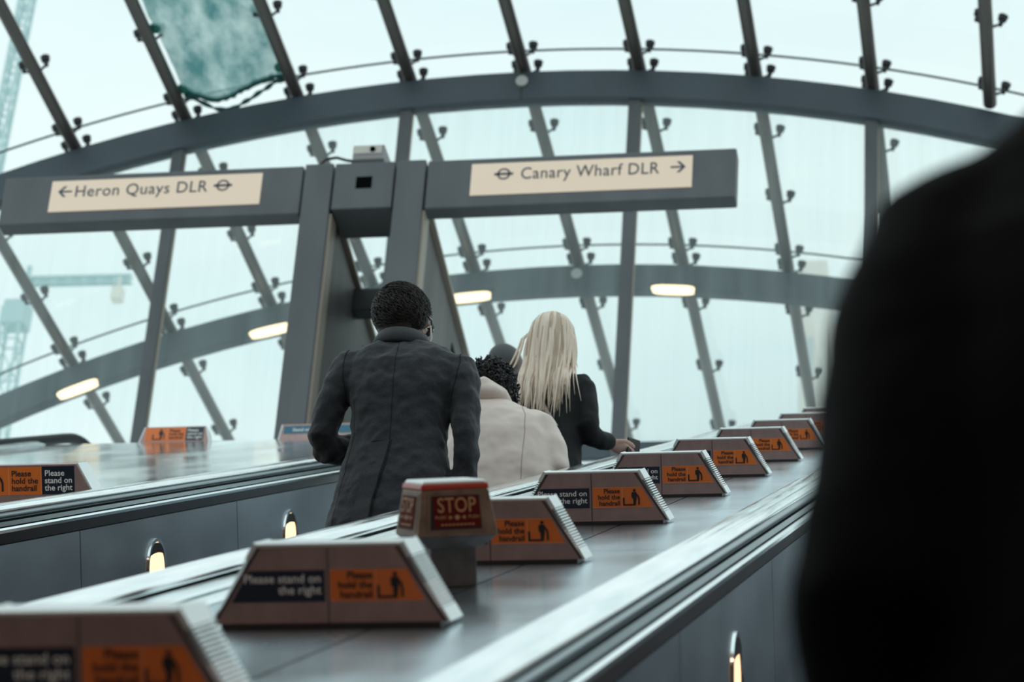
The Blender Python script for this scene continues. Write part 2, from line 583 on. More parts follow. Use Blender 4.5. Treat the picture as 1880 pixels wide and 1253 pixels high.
def rail_path(mb, x, a0, w, t, ctop, a_end):
    """handrail: straight up the slope, levelling off and curling down round the end"""
    # path in world YZ then converted back to slope coords by building in world frame
    c = ctop - t / 2
    p0, p1 = esc(x, a0, c), esc(x, a_end, c)
    pts = [p0, esc(x, (a0 + a_end) / 2, c), esc(x, a_end - 0.7, c)]
    # level off
    cx, cy, cz = x, p1.y, p1.z
    rr = 1.2
    base = esc(x, a_end - 0.62, c)
    ang0 = A30
    for i in range(1, 9):
        a = ang0 * (1 - i / 8)
        # circle tangent to the slope
        cyc = base.y + rr * math.sin(ang0)
        czc = base.z - rr * math.cos(ang0)
        pts.append(Vector((x, cyc - rr * math.sin(a), czc + rr * math.cos(a))))
    last = pts[-1]
    pts.append(last + Vector((0, 0.35, 0)))
    last = pts[-1]
    r2 = 0.36
    for i in range(1, 9):
        a = PI * i / 8 * 0.95
        pts.append(Vector((x, last.y + r2 * math.sin(a), last.z - r2 + r2 * math.cos(a))))
    mb.tube(pts, [(w / 2, t / 2)] * len(pts), 16, ref=(0, 0, 1), power=2.7)


def balustrade(xl, xr, label, sides, wide=False, a0=-3.0, lseam=None, ends=(0.55, 0.55)):
    """deck between two handrails, xl..xr are the handrails' outer crests"""
    t = thing('escalator_balustrade', label, 'escalator balustrade')
    t.matrix_world = Matrix.Rotation(A30, 4, 'X')
    xc = (xl + xr) / 2
    half = (xr - xl) / 2 - H0         # extra width beyond the standard deck
    # deck plates with open joints
    mb = MB()
    cuts = [a for a in [3.34 - 1.88 * k for k in range(4, 0, -1)] + [3.34 + 1.88 * k for k in range(0, 9)] if a0 < a < CREST - 0.4]
    es = [a0] + cuts + [CREST]
    xs = [xc - half - 0.385] + (lseam or []) + [xc + half + 0.385]
    g = 0.003
    for i in range(len(es) - 1):
        for j in range(len(xs) - 1):
            mb.box(xs[j] + g, xs[j + 1] - g, es[i] + g, es[i + 1] - g, -0.464, -0.46)
    mb.mat(1).box(xs[0] + 0.01, xs[-1] - 0.01, a0 + 0.01, CREST - 0.01, -0.475, -0.4655)
    obj('deck_plate', mb, [M['deckwide'] if wide else M['deck'], M['gap']], t)
    # level top of the deck beyond the crest
    lv = MB()
    p = esc(0, CREST, -0.46)
    lv.box(xl + 0.1, xr - 0.1, p.y + 0.004, p.y + 3.2, p.z - 0.02, p.z)
    lv.xf(Matrix.Rotation(-A30, 4, 'X'))
    obj('level_deck_plate', lv, M['deckwide'] if wide else M['deck'], t)
    for sgn in (-1, 1):
        cxx = xc + sgn * half
        # raised trims and grooves beside the deck
        tr = MB()
        band(tr, sgn, cxx, [(0.375, -0.47), (0.375, -0.4575), (0.400, -0.446), (0.406, -0.447), (0.408, -0.47)], a0, CREST)
        band(tr, sgn, cxx, [(0.412, -0.47), (0.413, -0.443), (0.446, -0.430), (0.452, -0.431), (0.453, -0.47)], a0, CREST)
        obj('deck_edge_trim', tr, M['trim'], t, smooth=50)
        gr = MB()
        band(gr, sgn, cxx, [(0.38, -0.50), (0.38, -0.468), (0.548, -0.452), (0.548, -0.50)], a0, CREST)
        obj('rail_channel', gr, M['gap'], t)
        # handrail
        hr = MB()
        rail_path(hr, cxx + sgn * 0.505, a0, 0.096, 0.075 if wide and sgn < 0 else 0.040, -0.398, CREST - ends[(sgn + 1) // 2])
        hr.xf(Matrix.Rotation(-A30, 4, 'X'))
        obj('handrail', hr, M['blackrubber'] if wide and sgn < 0 else M['rubber'], t, smooth=180)
        # bands below the handrail
        b1 = MB()
        band(b1, sgn, cxx, rail_section(0.548, -0.436, 0.020, 0.020), a0, CREST)
        obj('guide_rail', b1, M['trimdark'], t, smooth=60)
        b2 = MB()
        band(b2, sgn, cxx, [(0.535, -0.45), (0.556, -0.452), (0.560, -0.466), (0.535, -0.468)], a0, CREST)
        obj('guide_rail', b2, M['trimdark'], t)
        b3 = MB()
        band(b3, sgn, cxx, [(0.53, -0.468), (0.566, -0.470), (0.572, -0.476), (0.572, -0.486), (0.53, -0.488)], a0, CREST)
        obj('bright_trim', b3, M['trim'], t, smooth=40)
        if sgn in sides:
            sk = MB()
            band(sk, sgn, cxx, [(0.52, -0.488), (0.566, -0.488), (0.562, -0.521), (0.52, -0.521)], a0, CREST)
            obj('skirting_band', sk, M['skirt'], t)
            bk = MB()
            band(bk, sgn, cxx, [(0.50, -0.50), (0.553, -0.50), (0.553, -1.33), (0.50, -1.33)], a0, CREST)
            obj('panel_backing', bk, M['gap'], t)
            for k in range(-2, 9):
                a = 1.64 + 2.0 * k
                pn = MB()
                band(pn, sgn, cxx, [(0.545, -0.525), (0.560, -0.525), (0.560, -1.31), (0.545, -1.31)], a + 0.004, min(a + 1.996, CREST))
                obj('side_panel', pn, M['panel'], t)
    return t


XM = -1.257
balustrade(XM - H0, XM + H0, 'steel escalator deck carrying the row of brown markers and red stop button', (-1, 1), lseam=[-1.175])
WL, WR = -6.95, -3.25
balustrade(WL, WR, 'broad polished steel deck left of the suited man, under the sign gantry', (1, -1), wide=True, lseam=[-5.1], ends=(-1.45, 0.55))
balustrade(0.70, 0.70 + 2 * H0, 'escalator deck hidden behind the dark foreground figure', (-1,))


def lane(xa, xb, n0, n1):
    mb = MB()
    for k in range(n0, n1):
        y = 0.4 * k
        z = step_z(y) - 0.02
        mb.box(xa, xb, y - 0.2, y + 0.22, z - 0.25, z)
    return struct(obj('floor_escalator_steps', mb, M['steps']))


lane(-3.23, -1.83, -6, 42)
lane(-0.68, 0.68, -6, 42)

# ------------------------------------------------------------------ deck markers
SGN_T = {}


def pictogram(mb, x, z, h, mirror=1):
    """person on an escalator step holding the rail; base at z, height h"""
    y = -0.0032
    def P(poly):
        mb.add([(x + mirror * px * h, y, z + pz * h) for px, pz in poly], [tuple(range(len(poly)))])
    P([(0.10 + 0.085 * math.cos(2 * PI * i / 12), 0.91 + 0.085 * math.sin(2 * PI * i / 12)) for i in range(12)])
    P([(-0.03, 0.80), (0.21, 0.80), (0.25, 0.72), (0.22, 0.42), (0.17, 0.0), (0.04, 0.0), (0.02, 0.42), (-0.06, 0.45), (-0.08, 0.70)])
    P([(-0.60, 0.0), (-0.50, 0.0), (-0.50, 0.48), (-0.60, 0.48)])
    P([(-0.50, 0.0), (0.05, 0.0), (0.05, 0.09), (-0.50, 0.09)])
    P([(0.24, 0.72), (0.36, 0.58), (0.42, 0.40), (0.42, 0.04), (0.33, 0.04), (0.33, 0.38), (0.28, 0.52), (0.22, 0.62)])


def plate(mb, poly, y0, t):
    """flat sign: polygon in x,z at depth y0, thickness t towards -y"""
    mb.prism(poly, (0, y0, 0), (1, 0, 0), (0, -1, 0), (0, 0, 1), t)


def marker_proto(label, bb=0.215, bt=0.130, h=0.150, d=0.12):
    t = thing('deck_marker', label, 'escalator sign', group='sign blocks along the middle deck')
    # body, dark plinth and centre joint
    mb = MB()
    mb.prism([(-bb, 0.010), (bb, 0.010), (bt, h - 0.004), (-bt, h - 0.004)], (0, 0, 0), (1, 0, 0), (0, 1, 0), (0, 0, 1), d)
    mb.mat(1).box(-bb + 0.014, bb - 0.014, 0.008, d - 0.008, 0.0, 0.0105)
    mb.box(-0.0012, 0.0012, -0.0006, 0.001, 0.010, h - 0.005)
    sl = (bb - bt) / h
    for s in (-1, 1):
        mb.prism([(s * (bb - 0.0075), 0.011), (s * bb, 0.011), (s * bt, h - 0.005), (s * (bt - 0.0075), h - 0.005)], (0, 0, 0), (1, 0, 0), (0, -1, 0), (0, 0, 1), 0.0008)
    obj('body', mb, [M['marker'], M['markedge']], t)
    tp = MB().box(-bt - 0.003, bt + 0.003, 0.003, d, h - 0.004, h + 0.002)
    obj('top_plate', tp, M['alu'], t, bevel=0.0015)
    L = math.hypot(bb - bt, h)
    for s in (-1, 1):
        ux, uz = (bt - bb) / L * s, h / L            # up along the slope
        nx, nz = s * h / L, (bb - bt) / L            # outward
        p0 = (s * bb, 0.006, 0.004)
        ep = MB()
        ex, en = Vector((ux, 0, uz)), Vector((nx, 0, nz))

        def slab(l0, l1, t0, t1, y0=0.0, y1=d - 0.006):
            ep.prism([(l0, t0), (l1, t0), (l1, t1), (l0, t1)], (s * bb, 0.006 + y0, 0.0), ex, (0, 1, 0), en, y1 - y0)
        slab(0.006, 0.034, 0.0, 0.009)
        slab(L - 0.030, L, 0.0, 0.009)
        ep.mat(1)
        slab(0.034, L - 0.030, 0.0, 0.0015)
        ep.mat(0)
        nr = 15
        step = (L - 0.064) / nr
        for i in range(nr):
            l0 = 0.034 + step * (i + 0.25)
            slab(l0, l0 + step * 0.5, 0.003, 0.0085)
        obj('ribbed_end_plate', ep, [M['alu'], M['aludark']], t)
    return t


def xslope(z, bb=0.215, bt=0.130, h=0.150):
    return bb - (bb - bt) * z / h


def front_signs(t, bb=0.215, bt=0.130, h=0.150):
    z0, z1 = 0.048, 0.105
    n = MB()
    plate(n, [(-xslope(z0) + 0.010, z0), (-0.006, z0), (-0.006, z1 - 0.001), (-xslope(z1) + 0.010, z1 - 0.001)], 0.0, 0.0016)
    no = obj('navy_sign', n, M['navy'], t)
    no['label'] = 'navy sign reading Please stand on the right'
    tx = MB()
    text(tx, 'Please stand on\nthe right', 0.0215, (-0.012, -0.0024, z0 + 0.0345), align='RIGHT', line=0.95, wide=1.06)
    obj('lettering', tx, M['white'], no)
    o = MB()
    plate(o, [(0.004, z0), (xslope(z0) - 0.012, z0), (xslope(z1) - 0.012, z1), (0.004, z1)], 0.0, 0.0014)
    o.mat(1)
    plate(o, [(0.004, z0), (xslope(z0) - 0.012, z0), (xslope(z0) - 0.013, z0 + 0.0012), (0.004, z0 + 0.0012)], 0.0, 0.002)
    plate(o, [(0.004, z1 - 0.0012), (xslope(z1) - 0.0115, z1 - 0.0012), (xslope(z1) - 0.012, z1), (0.004, z1)], 0.0, 0.002)
    plate(o, [(0.087, z0), (0.0885, z0), (0.0885, z1), (0.087, z1)], 0.0, 0.002)
    oo = obj('orange_sign', o, [M['orange'], M['orangeline']], t)
    oo['label'] = 'orange sign reading Please hold the handrail beside a figure'
    tx = MB()
    text(tx, 'Please\nhold the\nhandrail', 0.0185, (0.082, -0.0022, z0 + 0.0405), align='RIGHT', line=0.93, bold=0.02, wide=1.02)
    obj('lettering', tx, M['ink'], oo)
    pg = MB()
    pictogram(pg, 0.118, z0 + 0.005, 0.047)
    obj('pictogram', pg, M['ink'], oo)


mk = marker_proto('x')
front_signs(mk)
MARKS = [(3.72, 'nearest sign block, cut by the bottom left corner, with a pale square sticker'),
         (5.10, 'brown sign block in front of the STOP button, both its signs readable'),
         (6.67, 'brown sign block half hidden right behind the STOP button'),
         (8.24, 'second brown sign block up the deck past the STOP button, glare on both signs'),
         (9.81, 'third brown sign block up the deck past the STOP button, glaring orange sign'),
         (11.38, 'fourth brown sign block up the deck past the STOP button'),
         (12.95, 'fifth brown sign block up the deck past the STOP button'),
         (14.52, 'sixth brown sign block up the deck, its right end meeting the dark figure'),
         (16.09, 'seventh brown sign block up the deck, half behind the dark figure'),
         (17.66, 'farthest brown sign block at the head of the middle deck')]
for i, (a, lab) in enumerate(MARKS):
    o = mk if i == 0 else dup(mk)
    o['label'] = lab
    on_slope(o, XM, a, -0.46)
st = MB()
plate(st, [(-0.138, 0.108), (-0.112, 0.108), (-0.112, 0.136), (-0.138, 0.136)], 0.0, 0.0008)
st.mat(1)
plate(st, [(-0.131, 0.113), (-0.119, 0.113), (-0.119, 0.131), (-0.131, 0.131)], -0.0008, 0.0004)
s_ = obj('sticker', st, [M['sticker'], M['skirt']], mk)
s_['label'] = 'pale square sticker'

# far-side blocks on the broad left deck
def left_block(label, x, a, c, words, half_t=0.215, half_b=0.29, h=0.139, level=None, kind='both'):
    t = thing('deck_marker', label, 'escalator sign', group='sign blocks on the broad left deck')
    mb = MB()
    mb.prism([(-half_b, 0.0), (half_b, 0.0), (half_t, h), (-half_t, h)], (0, 0, 0), (1, 0, 0), (0, 1, 0), (0, 0, 1), 0.12)
    obj('body', mb, M['marker'], t, bevel=0.003)
    L = math.hypot(half_b - half_t, h)
    for s in (-1, 1):
        ep = MB()
        ex = Vector(((half_t - half_b) / L * s, 0, h / L))
        en = Vector((s * h / L, 0, (half_b - half_t) / L))
        ep.prism([(0.004, 0), (L, 0), (L, 0.006), (0.004, 0.006)], (s * half_b, 0.004, 0), ex, (0, 1, 0), en, 0.116)
        obj('end_plate', ep, M['alu'], t)
    if kind == 'both':
        z0, z1 = h - 0.112, h - 0.008
        o = MB()
        plate(o, [(-half_t + 0.006, z0), (0.079, z0), (0.079, z1), (-half_t + 0.006, z1)], 0.0, 0.0016)
        o.mat(1)
        plate(o, [(-0.050, z0), (-0.0482, z0), (-0.0482, z1), (-0.050, z1)], 0.0, 0.0022)
        plate(o, [(0.0775, z0), (0.0795, z0), (0.0795, z1), (0.0775, z1)], 0.0, 0.0022)
        oo = obj('orange_sign', o, [M['orange'], M['orangeline']], t)
        tx = MB()
        text(tx, 'Please\nhold the\nhandrail', 0.031, (-0.038, -0.0024, z0 + 0.069), line=0.88, bold=0.02)
        obj('lettering', tx, M['ink'], oo)
        pg = MB()
        pictogram(pg, -0.105, z0 + 0.010, 0.085, 1)
        obj('pictogram', pg, M['ink'], oo)
        n = MB()
        plate(n, [(0.081, z0), (half_t - 0.008, z0), (half_t - 0.008, z1), (0.081, z1)], 0.0, 0.0018)
        no = obj('navy_sign', n, M['navy'], t)
        tx = MB()
        text(tx, 'Please\nstand on\nthe right', 0.031, (0.092, -0.0026, z0 + 0.069), line=0.88)
        obj('lettering', tx, M['white'], no)
    else:
        z0, z1 = h - 0.075, h - 0.015
        n = MB()
        plate(n, [(-half_t + 0.012, z0), (half_t - 0.012, z0), (half_t - 0.012, z1), (-half_t + 0.012, z1)], 0.0, 0.0018)
        no = obj('blue_sign', n, M['blue'], t)
        tx = MB()
        text(tx, 'Stand on the right', 0.034, (-half_t + 0.075, -0.0026, z0 + 0.018), bold=0.02)
        obj('lettering', tx, M['white'], no)
    if level is None:
        on_slope(t, x, a, c)
    else:
        t.location = level
    return t


left_block('sign block cut by the left edge, reading hold the handrail, stand on the right', -3.755, 10.5, -0.46, 'b')
yb, zb = esc(0, CREST, -0.46).y + 0.02, esc(0, CREST, -0.46).z
left_block('small orange and navy sign block at the foot of the left window post', 0, 0, 0, 'b', half_t=0.215, half_b=0.25, h=0.130, level=(-5.862, yb, zb))
left_block('blue sign block by the elbow of the suited man', 0, 0, 0, 'b', half_t=0.27, half_b=0.29, h=0.125, level=(-4.83, yb, zb), kind='blue')

# ------------------------------------------------------------------ emergency stop button
t = thing('emergency_stop_button', 'red rimmed STOP button box on a grey post between two sign blocks', 'stop button')
on_slope(t, -1.235, 6.06, -0.46, math.radians(28))
obj('post', MB().box(-0.050, 0.050, -0.050, 0.050, 0.0, 0.088), M['postgrey'], t, bevel=0.003)
mb = MB()


def frustum(mb, z0, w0, z1, w1):
    vs = [(-w0, -w0, z0), (w0, -w0, z0), (w0, w0, z0), (-w0, w0, z0), (-w1, -w1, z1), (w1, -w1, z1), (w1, w1, z1), (-w1, w1, z1)]
    mb.add(vs, [(0, 3, 2, 1), (4, 5, 6, 7), (0, 1, 5, 4), (1, 2, 6, 5), (2, 3, 7, 6), (3, 0, 4, 7)])


frustum(mb, 0.082, 0.058, 0.108, 0.086)
obj('underside', mb, M['postgrey'], t, bevel=0.002)
mb = MB()
frustum(mb, 0.108, 0.088, 0.205, 0.073)
hs = obj('housing', mb, M['bronze'], t, bevel=0.004)
mb = MB()
frustum(mb, 0.205, 0.0745, 0.217, 0.072)
obj('red_rim', mb, M['red'], t, bevel=0.003)
mb = MB()
frustum(mb, 0.2165, 0.070, 0.224, 0.066)
obj('cap', mb, M['alu'], t, bevel=0.003)
tiltf = math.atan2(0.015, 0.097)
for q, ang in enumerate((0, -PI / 2, PI / 2, PI)):
    Rz = Matrix.Rotation(ang, 4, 'Z')
    base = Rz @ Matrix.Translation((0, -0.0865, 0.114)) @ Matrix.Rotation(-tiltf, 4, 'X')
    pn = MB()
    plate(pn, [(-0.068, 0.004), (0.068, 0.004), (0.060, 0.083), (-0.060, 0.083)], -0.001, 0.0012)
    pn.mat(1)
    plate(pn, [(-0.060, 0.008), (0.052, 0.008), (0.050, 0.079), (-0.054, 0.079)], -0.0022, 0.001)
    pn.mat(2)
    plate(pn, [(-0.052, 0.012), (0.050, 0.012), (0.048, 0.077), (-0.050, 0.077)], -0.0030, 0.001)
    pn.xf(base)
    po = obj('stop_panel', pn, [M['bronze'], M['gap'], M['stopred']], t)
    tx = MB()
    text(tx, 'STOP', 0.044, (-0.001, -0.0048, 0.044), align='CENTER', bold=0.008, wide=0.80)
    text(tx, 'PUSH', 0.010, (-0.049, -0.0048, 0.030), bold=0.01)
    text(tx, 'PUSH', 0.010, (0.047, -0.0048, 0.030), align='RIGHT', bold=0.01)
    tx.disc((-0.001, -0.0044, 0.033), 0.0052, (0, -1, 0), 0.0008, 14)
    for s in (-1, 1):
        tx.add([(-0.001 + s * 0.009, -0.005, 0.033), (-0.001 + s * 0.018, -0.005, 0.0375), (-0.001 + s * 0.018, -0.005, 0.0285)], [(0, 1, 2)])
    for i in range(9):
        tx.box(-0.037 + i * 0.0083, -0.037 + i * 0.0083 + 0.006, -0.0048, -0.0044, 0.0165, 0.0195)
    tx.xf(base)
    obj('lettering', tx, M['tan'], po)

# ------------------------------------------------------------------ balustrade lamps
def side_lamp(label, x, a, c, facing):
    t = thing('balustrade_lamp', label, 'wall lamp', group='round warm lamps in the escalator sides')
    r = 0.105
    # local: disc in the y-z plane, facing +x
    rim = MB()
    n = 40
    vs, fs = [], []
    for j in range(n):
        a_ = 2 * PI * j / n
        for rr, xx in ((r + 0.014, 0.0), (r + 0.012, 0.008), (r, 0.008), (r - 0.004, -0.004)):
            vs.append((xx, rr * math.cos(a_), rr * math.sin(a_)))
    for j in range(n):
        for k in range(3):
            p, q = j * 4 + k, ((j + 1) % n) * 4 + k
            fs.append((p, q, q + 1, p + 1))
    rim.add(vs, fs)
    obj('rim', rim, M['trim'], t, smooth=40)
    gl = MB()
    gl.disc((-0.002, 0, 0), r - 0.002, (1, 0, 0), 0.004, 40)
    obj('glowing_lens', gl, M['uplight'], t)
    # dark hood across the top of the lens
    hd = MB()
    vs, fs = [], []
    for j in range(17):
        a_ = math.radians(28 + 124 * j / 16)
        yy = (r - 0.004) * math.cos(a_)
        zz = (r - 0.004) * math.sin(a_)
        zl = min(zz - 0.001, 0.052 + 0.012 * (1 - (yy / r) ** 2))
        vs += [(0.003, yy, zz), (0.003, yy, zl), (0.007, yy, zz), (0.007, yy, zl)]
    for j in range(16):
        k = 4 * j
        fs += [(k + 2, k + 3, k + 7, k + 6), (k, k + 4, k + 5, k + 1), (k + 1, k + 5, k + 7, k + 3), (k, k + 2, k + 6, k + 4)]
    hd.add(vs, fs)
    obj('hood', hd, M['gap'], t)
    on_slope(t, x, a, c)
    if facing < 0:
        t.matrix_world = t.matrix_world @ Matrix.Rotation(PI, 4, 'Z')
    return t


side_lamp('glowing round lamp in the left balustrade, nearer the frame edge', WR + 0.008, 10.50, -0.722, 1)
side_lamp('glowing round lamp in the left balustrade beside the suited man', WR + 0.008, 12.48, -0.722, 1)
side_lamp('glowing round lamp in the lower right panel beside the dark figure', XM + H0 + 0.008, 6.64, -0.735, 1)

# ------------------------------------------------------------------ canopy
RA, ZC = 15.5, 17.30 - 15.5       # outer radius of the arches, height of their centre
DTH = 1.183 / 15.5
ARCH_Y = [20.25, 24.0, 27.75]


def polar(th, r, y):
    return Vector((XC + r * math.sin(th), y, ZC + r * math.cos(th)))


def arch(y, label):
    t = thing('steel_arch', label, 'roof arch', (XC, y, LAND_Z))
    T, D = 0.16, 0.34
    mb = MB()
    n = 72
    th0 = math.radians(62)
    off = Vector((XC, y, LAND_Z))
    vs, fs = [], []
    for i in range(n + 1):
        th = -th0 + 2 * th0 * i / n
        for r, dy in ((RA, 0.0), (RA, T), (RA - D, T), (RA - D, 0.0)):
            vs.append(polar(th, r, y + dy) - off)
    for i in range(n):
        for k in range(4):
            a, b = i * 4 + k, i * 4 + (k + 1) % 4
            fs.append((a, b, b + 4, a + 4))
    fs += [(0, 1, 2, 3), (n * 4 + 3, n * 4 + 2, n * 4 + 1, n * 4)]
    mb.add(vs, fs)
    obj('rib', mb, M['steel'], t, bevel=0.012)
    j = MB()
    j.disc(polar(0, RA - 0.125, y - 0.001) - off, 0.062, (0, -1, 0), 0.02, 24)
    j.mat(1)
    j.box(-0.009, 0.009, -0.004, 0.001, 17.30 - 0.34 - LAND_Z, 17.30 - LAND_Z)
    obj('joint_cover', j, [M['boltwhite'], M['steeldark']], t)
    return t


arch(ARCH_Y[1], 'large grey steel arch across the top, with a pale round cover at its crown')
arch(ARCH_Y[2], 'second steel arch seen through the glass screen, with glowing lamps below')


def clamp_mesh(s, reach):
    mb = MB()
    k = reach / 0.19
    mb.tube([(s * 0.055, 0, 0.03), (s * 0.15 * k, 0, 0.055), (s * reach, 0, 0.078)], [0.015, 0.013, 0.013], 8)
    mb.disc((s * reach, 0, 0.055), 0.020, (0, 0, 1), 0.065, 12, 0.028)
    mb.disc((s * reach, 0, 0.12), 0.042, (0, 0, 1), 0.050, 14, 0.050)
    me = mb.mesh('clamp_arm')
    fix_normals(me)
    me.materials.append(M['clamp'])
    return me


CLAMPS = (clamp_mesh(-1, 0.115), clamp_mesh(1, 0.118))
RT = RA + 0.07                    # radius of the tubes' centre line
RG = RT + 0.185                   # glass
ORD = ['leftmost', 'second from left', 'third from left', 'fourth from left', 'fifth from left', 'sixth from left', 'seventh from left', 'eighth from left', 'ninth from left', 'tenth from left', 'eleventh from left', 'twelfth from left']
BAYS = [(0, 20.4, 24.0, range(-5, 5), 'in the roof bay above the big arch'),
        (1, 24.0, 27.75, range(-5, 5), 'between the big arch and the second arch'),
        (2, 27.75, 33.5, range(-5, 5), 'beyond the second arch')]
VIS = {0: range(-4, 5), 1: range(-5, 4), 2: range(-5, 4)}
NAMEBAY = {0: 'roof bay above the big arch', 1: 'bay between the big and second arch', 2: 'bay beyond the second arch'}
TUBE_ME = {}
wn_i = 0
for bi, y0, y1, ks, where in BAYS:
    for k in ks:
        th = k * DTH
        if k in VIS[bi]:
            p = polar(th, RT, y0)
            oi = list(VIS[bi]).index(k)
            t = thing('roof_tube', '%s grey steel roof tube of the %s' % (ORD[oi], NAMEBAY[bi]), 'roof tube', p, (0, -0.0 + th, 0), 'steel tubes carrying the glass roof')
            ln = y1 - y0
            key = round(ln, 3)
            if key not in TUBE_ME:
                mb = MB().tube([(0, 0.002, 0), (0, ln - 0.002, 0)], 0.066, 20, ref=(0, 0, 1))
                me = mb.mesh('tube')
                fix_normals(me)
                me.set_sharp_from_angle(angle=math.radians(50))
                me.polygons.foreach_set('use_smooth', [True] * len(me.polygons))
                me.materials.append(M['tubes'])
                TUBE_ME[key] = me
            obj('tube', TUBE_ME[key], M['steel'], t)
            fy = ([y1 - 2.50, y1 - 1.25] if bi == 0 else [y0 + 1.25, y0 + 2.5] if bi == 1 else [y0 + 1.15, y0 + 2.6, y0 + 4.1])
            if bi:
                fy.append(y0 + 0.18)
            if bi < 2:
                fy.append(y1 - 0.14)
            for f in fy:
                if f > y0 + 0.1:
                    for cm in CLAMPS:
                        c = obj('clamp_arm', cm, M['clamp'], t)
                        c.location = (0, f - y0, 0)
        # glass pane between this tube and the next
        wn_i += 1
        g = MB()
        ya, yb_ = y0 + (0.012 if bi else 0), y1 - 0.012
        m_ = 6
        vs, fs = [], []
        for i in range(m_ + 1):
            tt = th + DTH * (0.006 + 0.988 * i / m_)
            vs += [polar(tt, RG, ya), polar(tt, RG, yb_)]
        for i in range(m_):
            fs.append((2 * i, 2 * i + 1, 2 * i + 3, 2 * i + 2))
        g.add(vs, fs)
        struct(obj('window_%d' % wn_i, g, M['glass'], smooth=180))
    # seal along the joint between the bays
for i, y in enumerate(ARCH_Y[1:3]):
    sl = MB()
    pts = [polar(-0.62 + 1.1 * j / 60, RG, y + 0.10 - 0.10) for j in range(61)]
    sl.tube(pts, 0.012, 8)
    struct(obj('trim_%d' % (i + 1), sl, M['seal'], smooth=180))


# warm lamps along the second arch
def arch_lamp(th, label, y=ARCH_Y[2]):
    t = thing('arch_lamp', label, 'ceiling lamp', polar(th, RA - 0.34, y - 0.02), (0, th, 0), 'warm lamps along the second arch')
    mb = MB()
    poly = []
    for j in range(24):
        a = 2 * PI * j / 24
        ca, sa = math.cos(a), math.sin(a)
        poly.append((math.copysign(abs(ca) ** 0.6, ca) * 0.245, math.copysign(abs(sa) ** 0.8, sa) * 0.040))
    mb.prism(poly, (0, -0.012, 0.015), (1, 0, 0), (0, 1, 0), (0, 0, 1), 0.10)
    obj('glowing_diffuser', mb, M['archlight'], t, bevel=0.008)
    rm = MB().box(-0.27, 0.27, -0.004, 0.10, 0.053, 0.075)
    obj('housing', rm, M['steeldark'], t)


for th, lab in ((math.asin((-6.277 - XC) / 15.16), 'glowing lamp on the second arch, just right of the suited man'), (math.asin((-3.975 - XC) / 15.16), 'glowing lamp on the second arch, right of the blond woman'),
                (math.asin((-8.551 - XC) / 15.16), 'glowing lamp on the second arch beside the left gantry leg'), (math.asin((-10.73 - XC) / 15.16), 'leftmost glowing lamp on the second arch, above the left handrail')):
    arch_lamp(th, lab)

# window screen under the big arch
PX = [-13.39, -11.0, -8.62, -6.262, -3.91, -1.55, 0.81, 3.17]
PL = {-8.62: 'thin grey steel window post at the left of the gantry', -6.262: 'grey steel window post rising behind the centre box of the gantry',
      -3.91: 'grey steel window post right of the blond woman', -1.55: 'grey steel window post beside the dark foreground figure'}
for x in PX:
    if x in PL:
        dx = x - XC
        zt = ZC + math.sqrt((RA - 0.34) ** 2 - dx * dx)
        t = thing('window_post', PL[x], 'window post', (x, 24.03, LAND_Z), (0, 0, 0), 'posts of the glass screen')
        obj('post', MB().box(-0.062, 0.062, 0, 0.10, 0, zt - LAND_Z + 0.01), M['gantry'], t, bevel=0.006)
        obj('lit_side_strip', MB().box(0.062, 0.074, 0.03, 0.085, 0, zt - LAND_Z - 0.01), M['gantrylight'], t)  # brighter right face of the post, put in as a pale strip
for i in range(len(PX) - 1):
    xa, xb = PX[i] + 0.075, PX[i + 1] - 0.064
    vs, fs = [], []
    n = 10
    for j in range(n + 1):
        x = xa + (xb - xa) * j / n
        zt = ZC + math.sqrt((RA - 0.345) ** 2 - (x - XC) ** 2)
        vs += [(x, 24.09, LAND_Z), (x, 24.09, zt)]
    for j in range(n):
        fs.append((2 * j, 2 * j + 2, 2 * j + 3, 2 * j + 1))
    wn_i += 1
    struct(obj('window_%d' % wn_i, MB().add(vs, fs), M['screen']))
struct(obj('trim_3', MB().box(-13.0, 3.0, 24.06, 24.13, 12.86, 13.02), M['steel']))

# green netting slung under the roof glass
t = thing('debris_netting', 'green translucent netting slung between two roof tubes at upper left', 'netting', polar(-2.5 * DTH, RG - 0.03, 20.4))
o0 = Vector(t.location)
vs, fs = [], []
NX, NY = 26, 60
for i in range(NX + 1):
    for j in range(NY + 1):
        u, v = i / NX, j / NY
        th = -3 * DTH + DTH * (0.075 + 0.86 * u)
        y = 20.4 + (3.32 + 0.10 * math.sin(u * 5) + 0.16 * u) * v
        w = noise.noise(Vector((u * 2.5, v * 6, 3.1))) * 0.09 + noise.noise(Vector((u * 6 + v * 3, v * 13, 8.1))) * 0.035
        r = RG - 0.12 + w - 0.10 * math.sin(PI * u) * (0.5 + 0.5 * math.sin(v * 9))
        vs.append(polar(th, r, y) - o0)
for i in range(NX):
    for j in range(NY):
        a = i * (NY + 1) + j
        fs.append((a, a + 1, a + NY + 2, a + NY + 1))
obj('net_sheet', MB().add(vs, fs), M['net'], t, smooth=180)
hem = MB()
edge = [Vector(vs[i * (NY + 1) + NY]) for i in range(NX + 1)]
hem.tube(edge, [0.02 + 0.022 * abs(math.sin(i * 1.7)) for i in range(NX + 1)], 8)
e2 = [Vector(p) + Vector((0, 0.16 * math.sin(PI * i / NX) + 0.03, -0.02)) for i, p in enumerate(edge)]
hem.tube(e2, [0.008 + 0.02 * abs(math.sin(i * 0.9 + 1)) for i in range(NX + 1)], 6)
obj('rolled_hem', hem, mat('dark_green_net_fold', (0.015, 0.10, 0.095), 0.8), t, smooth=180)
m_tie = mat('green_tie', (0.01, 0.16, 0.12), 0.7)
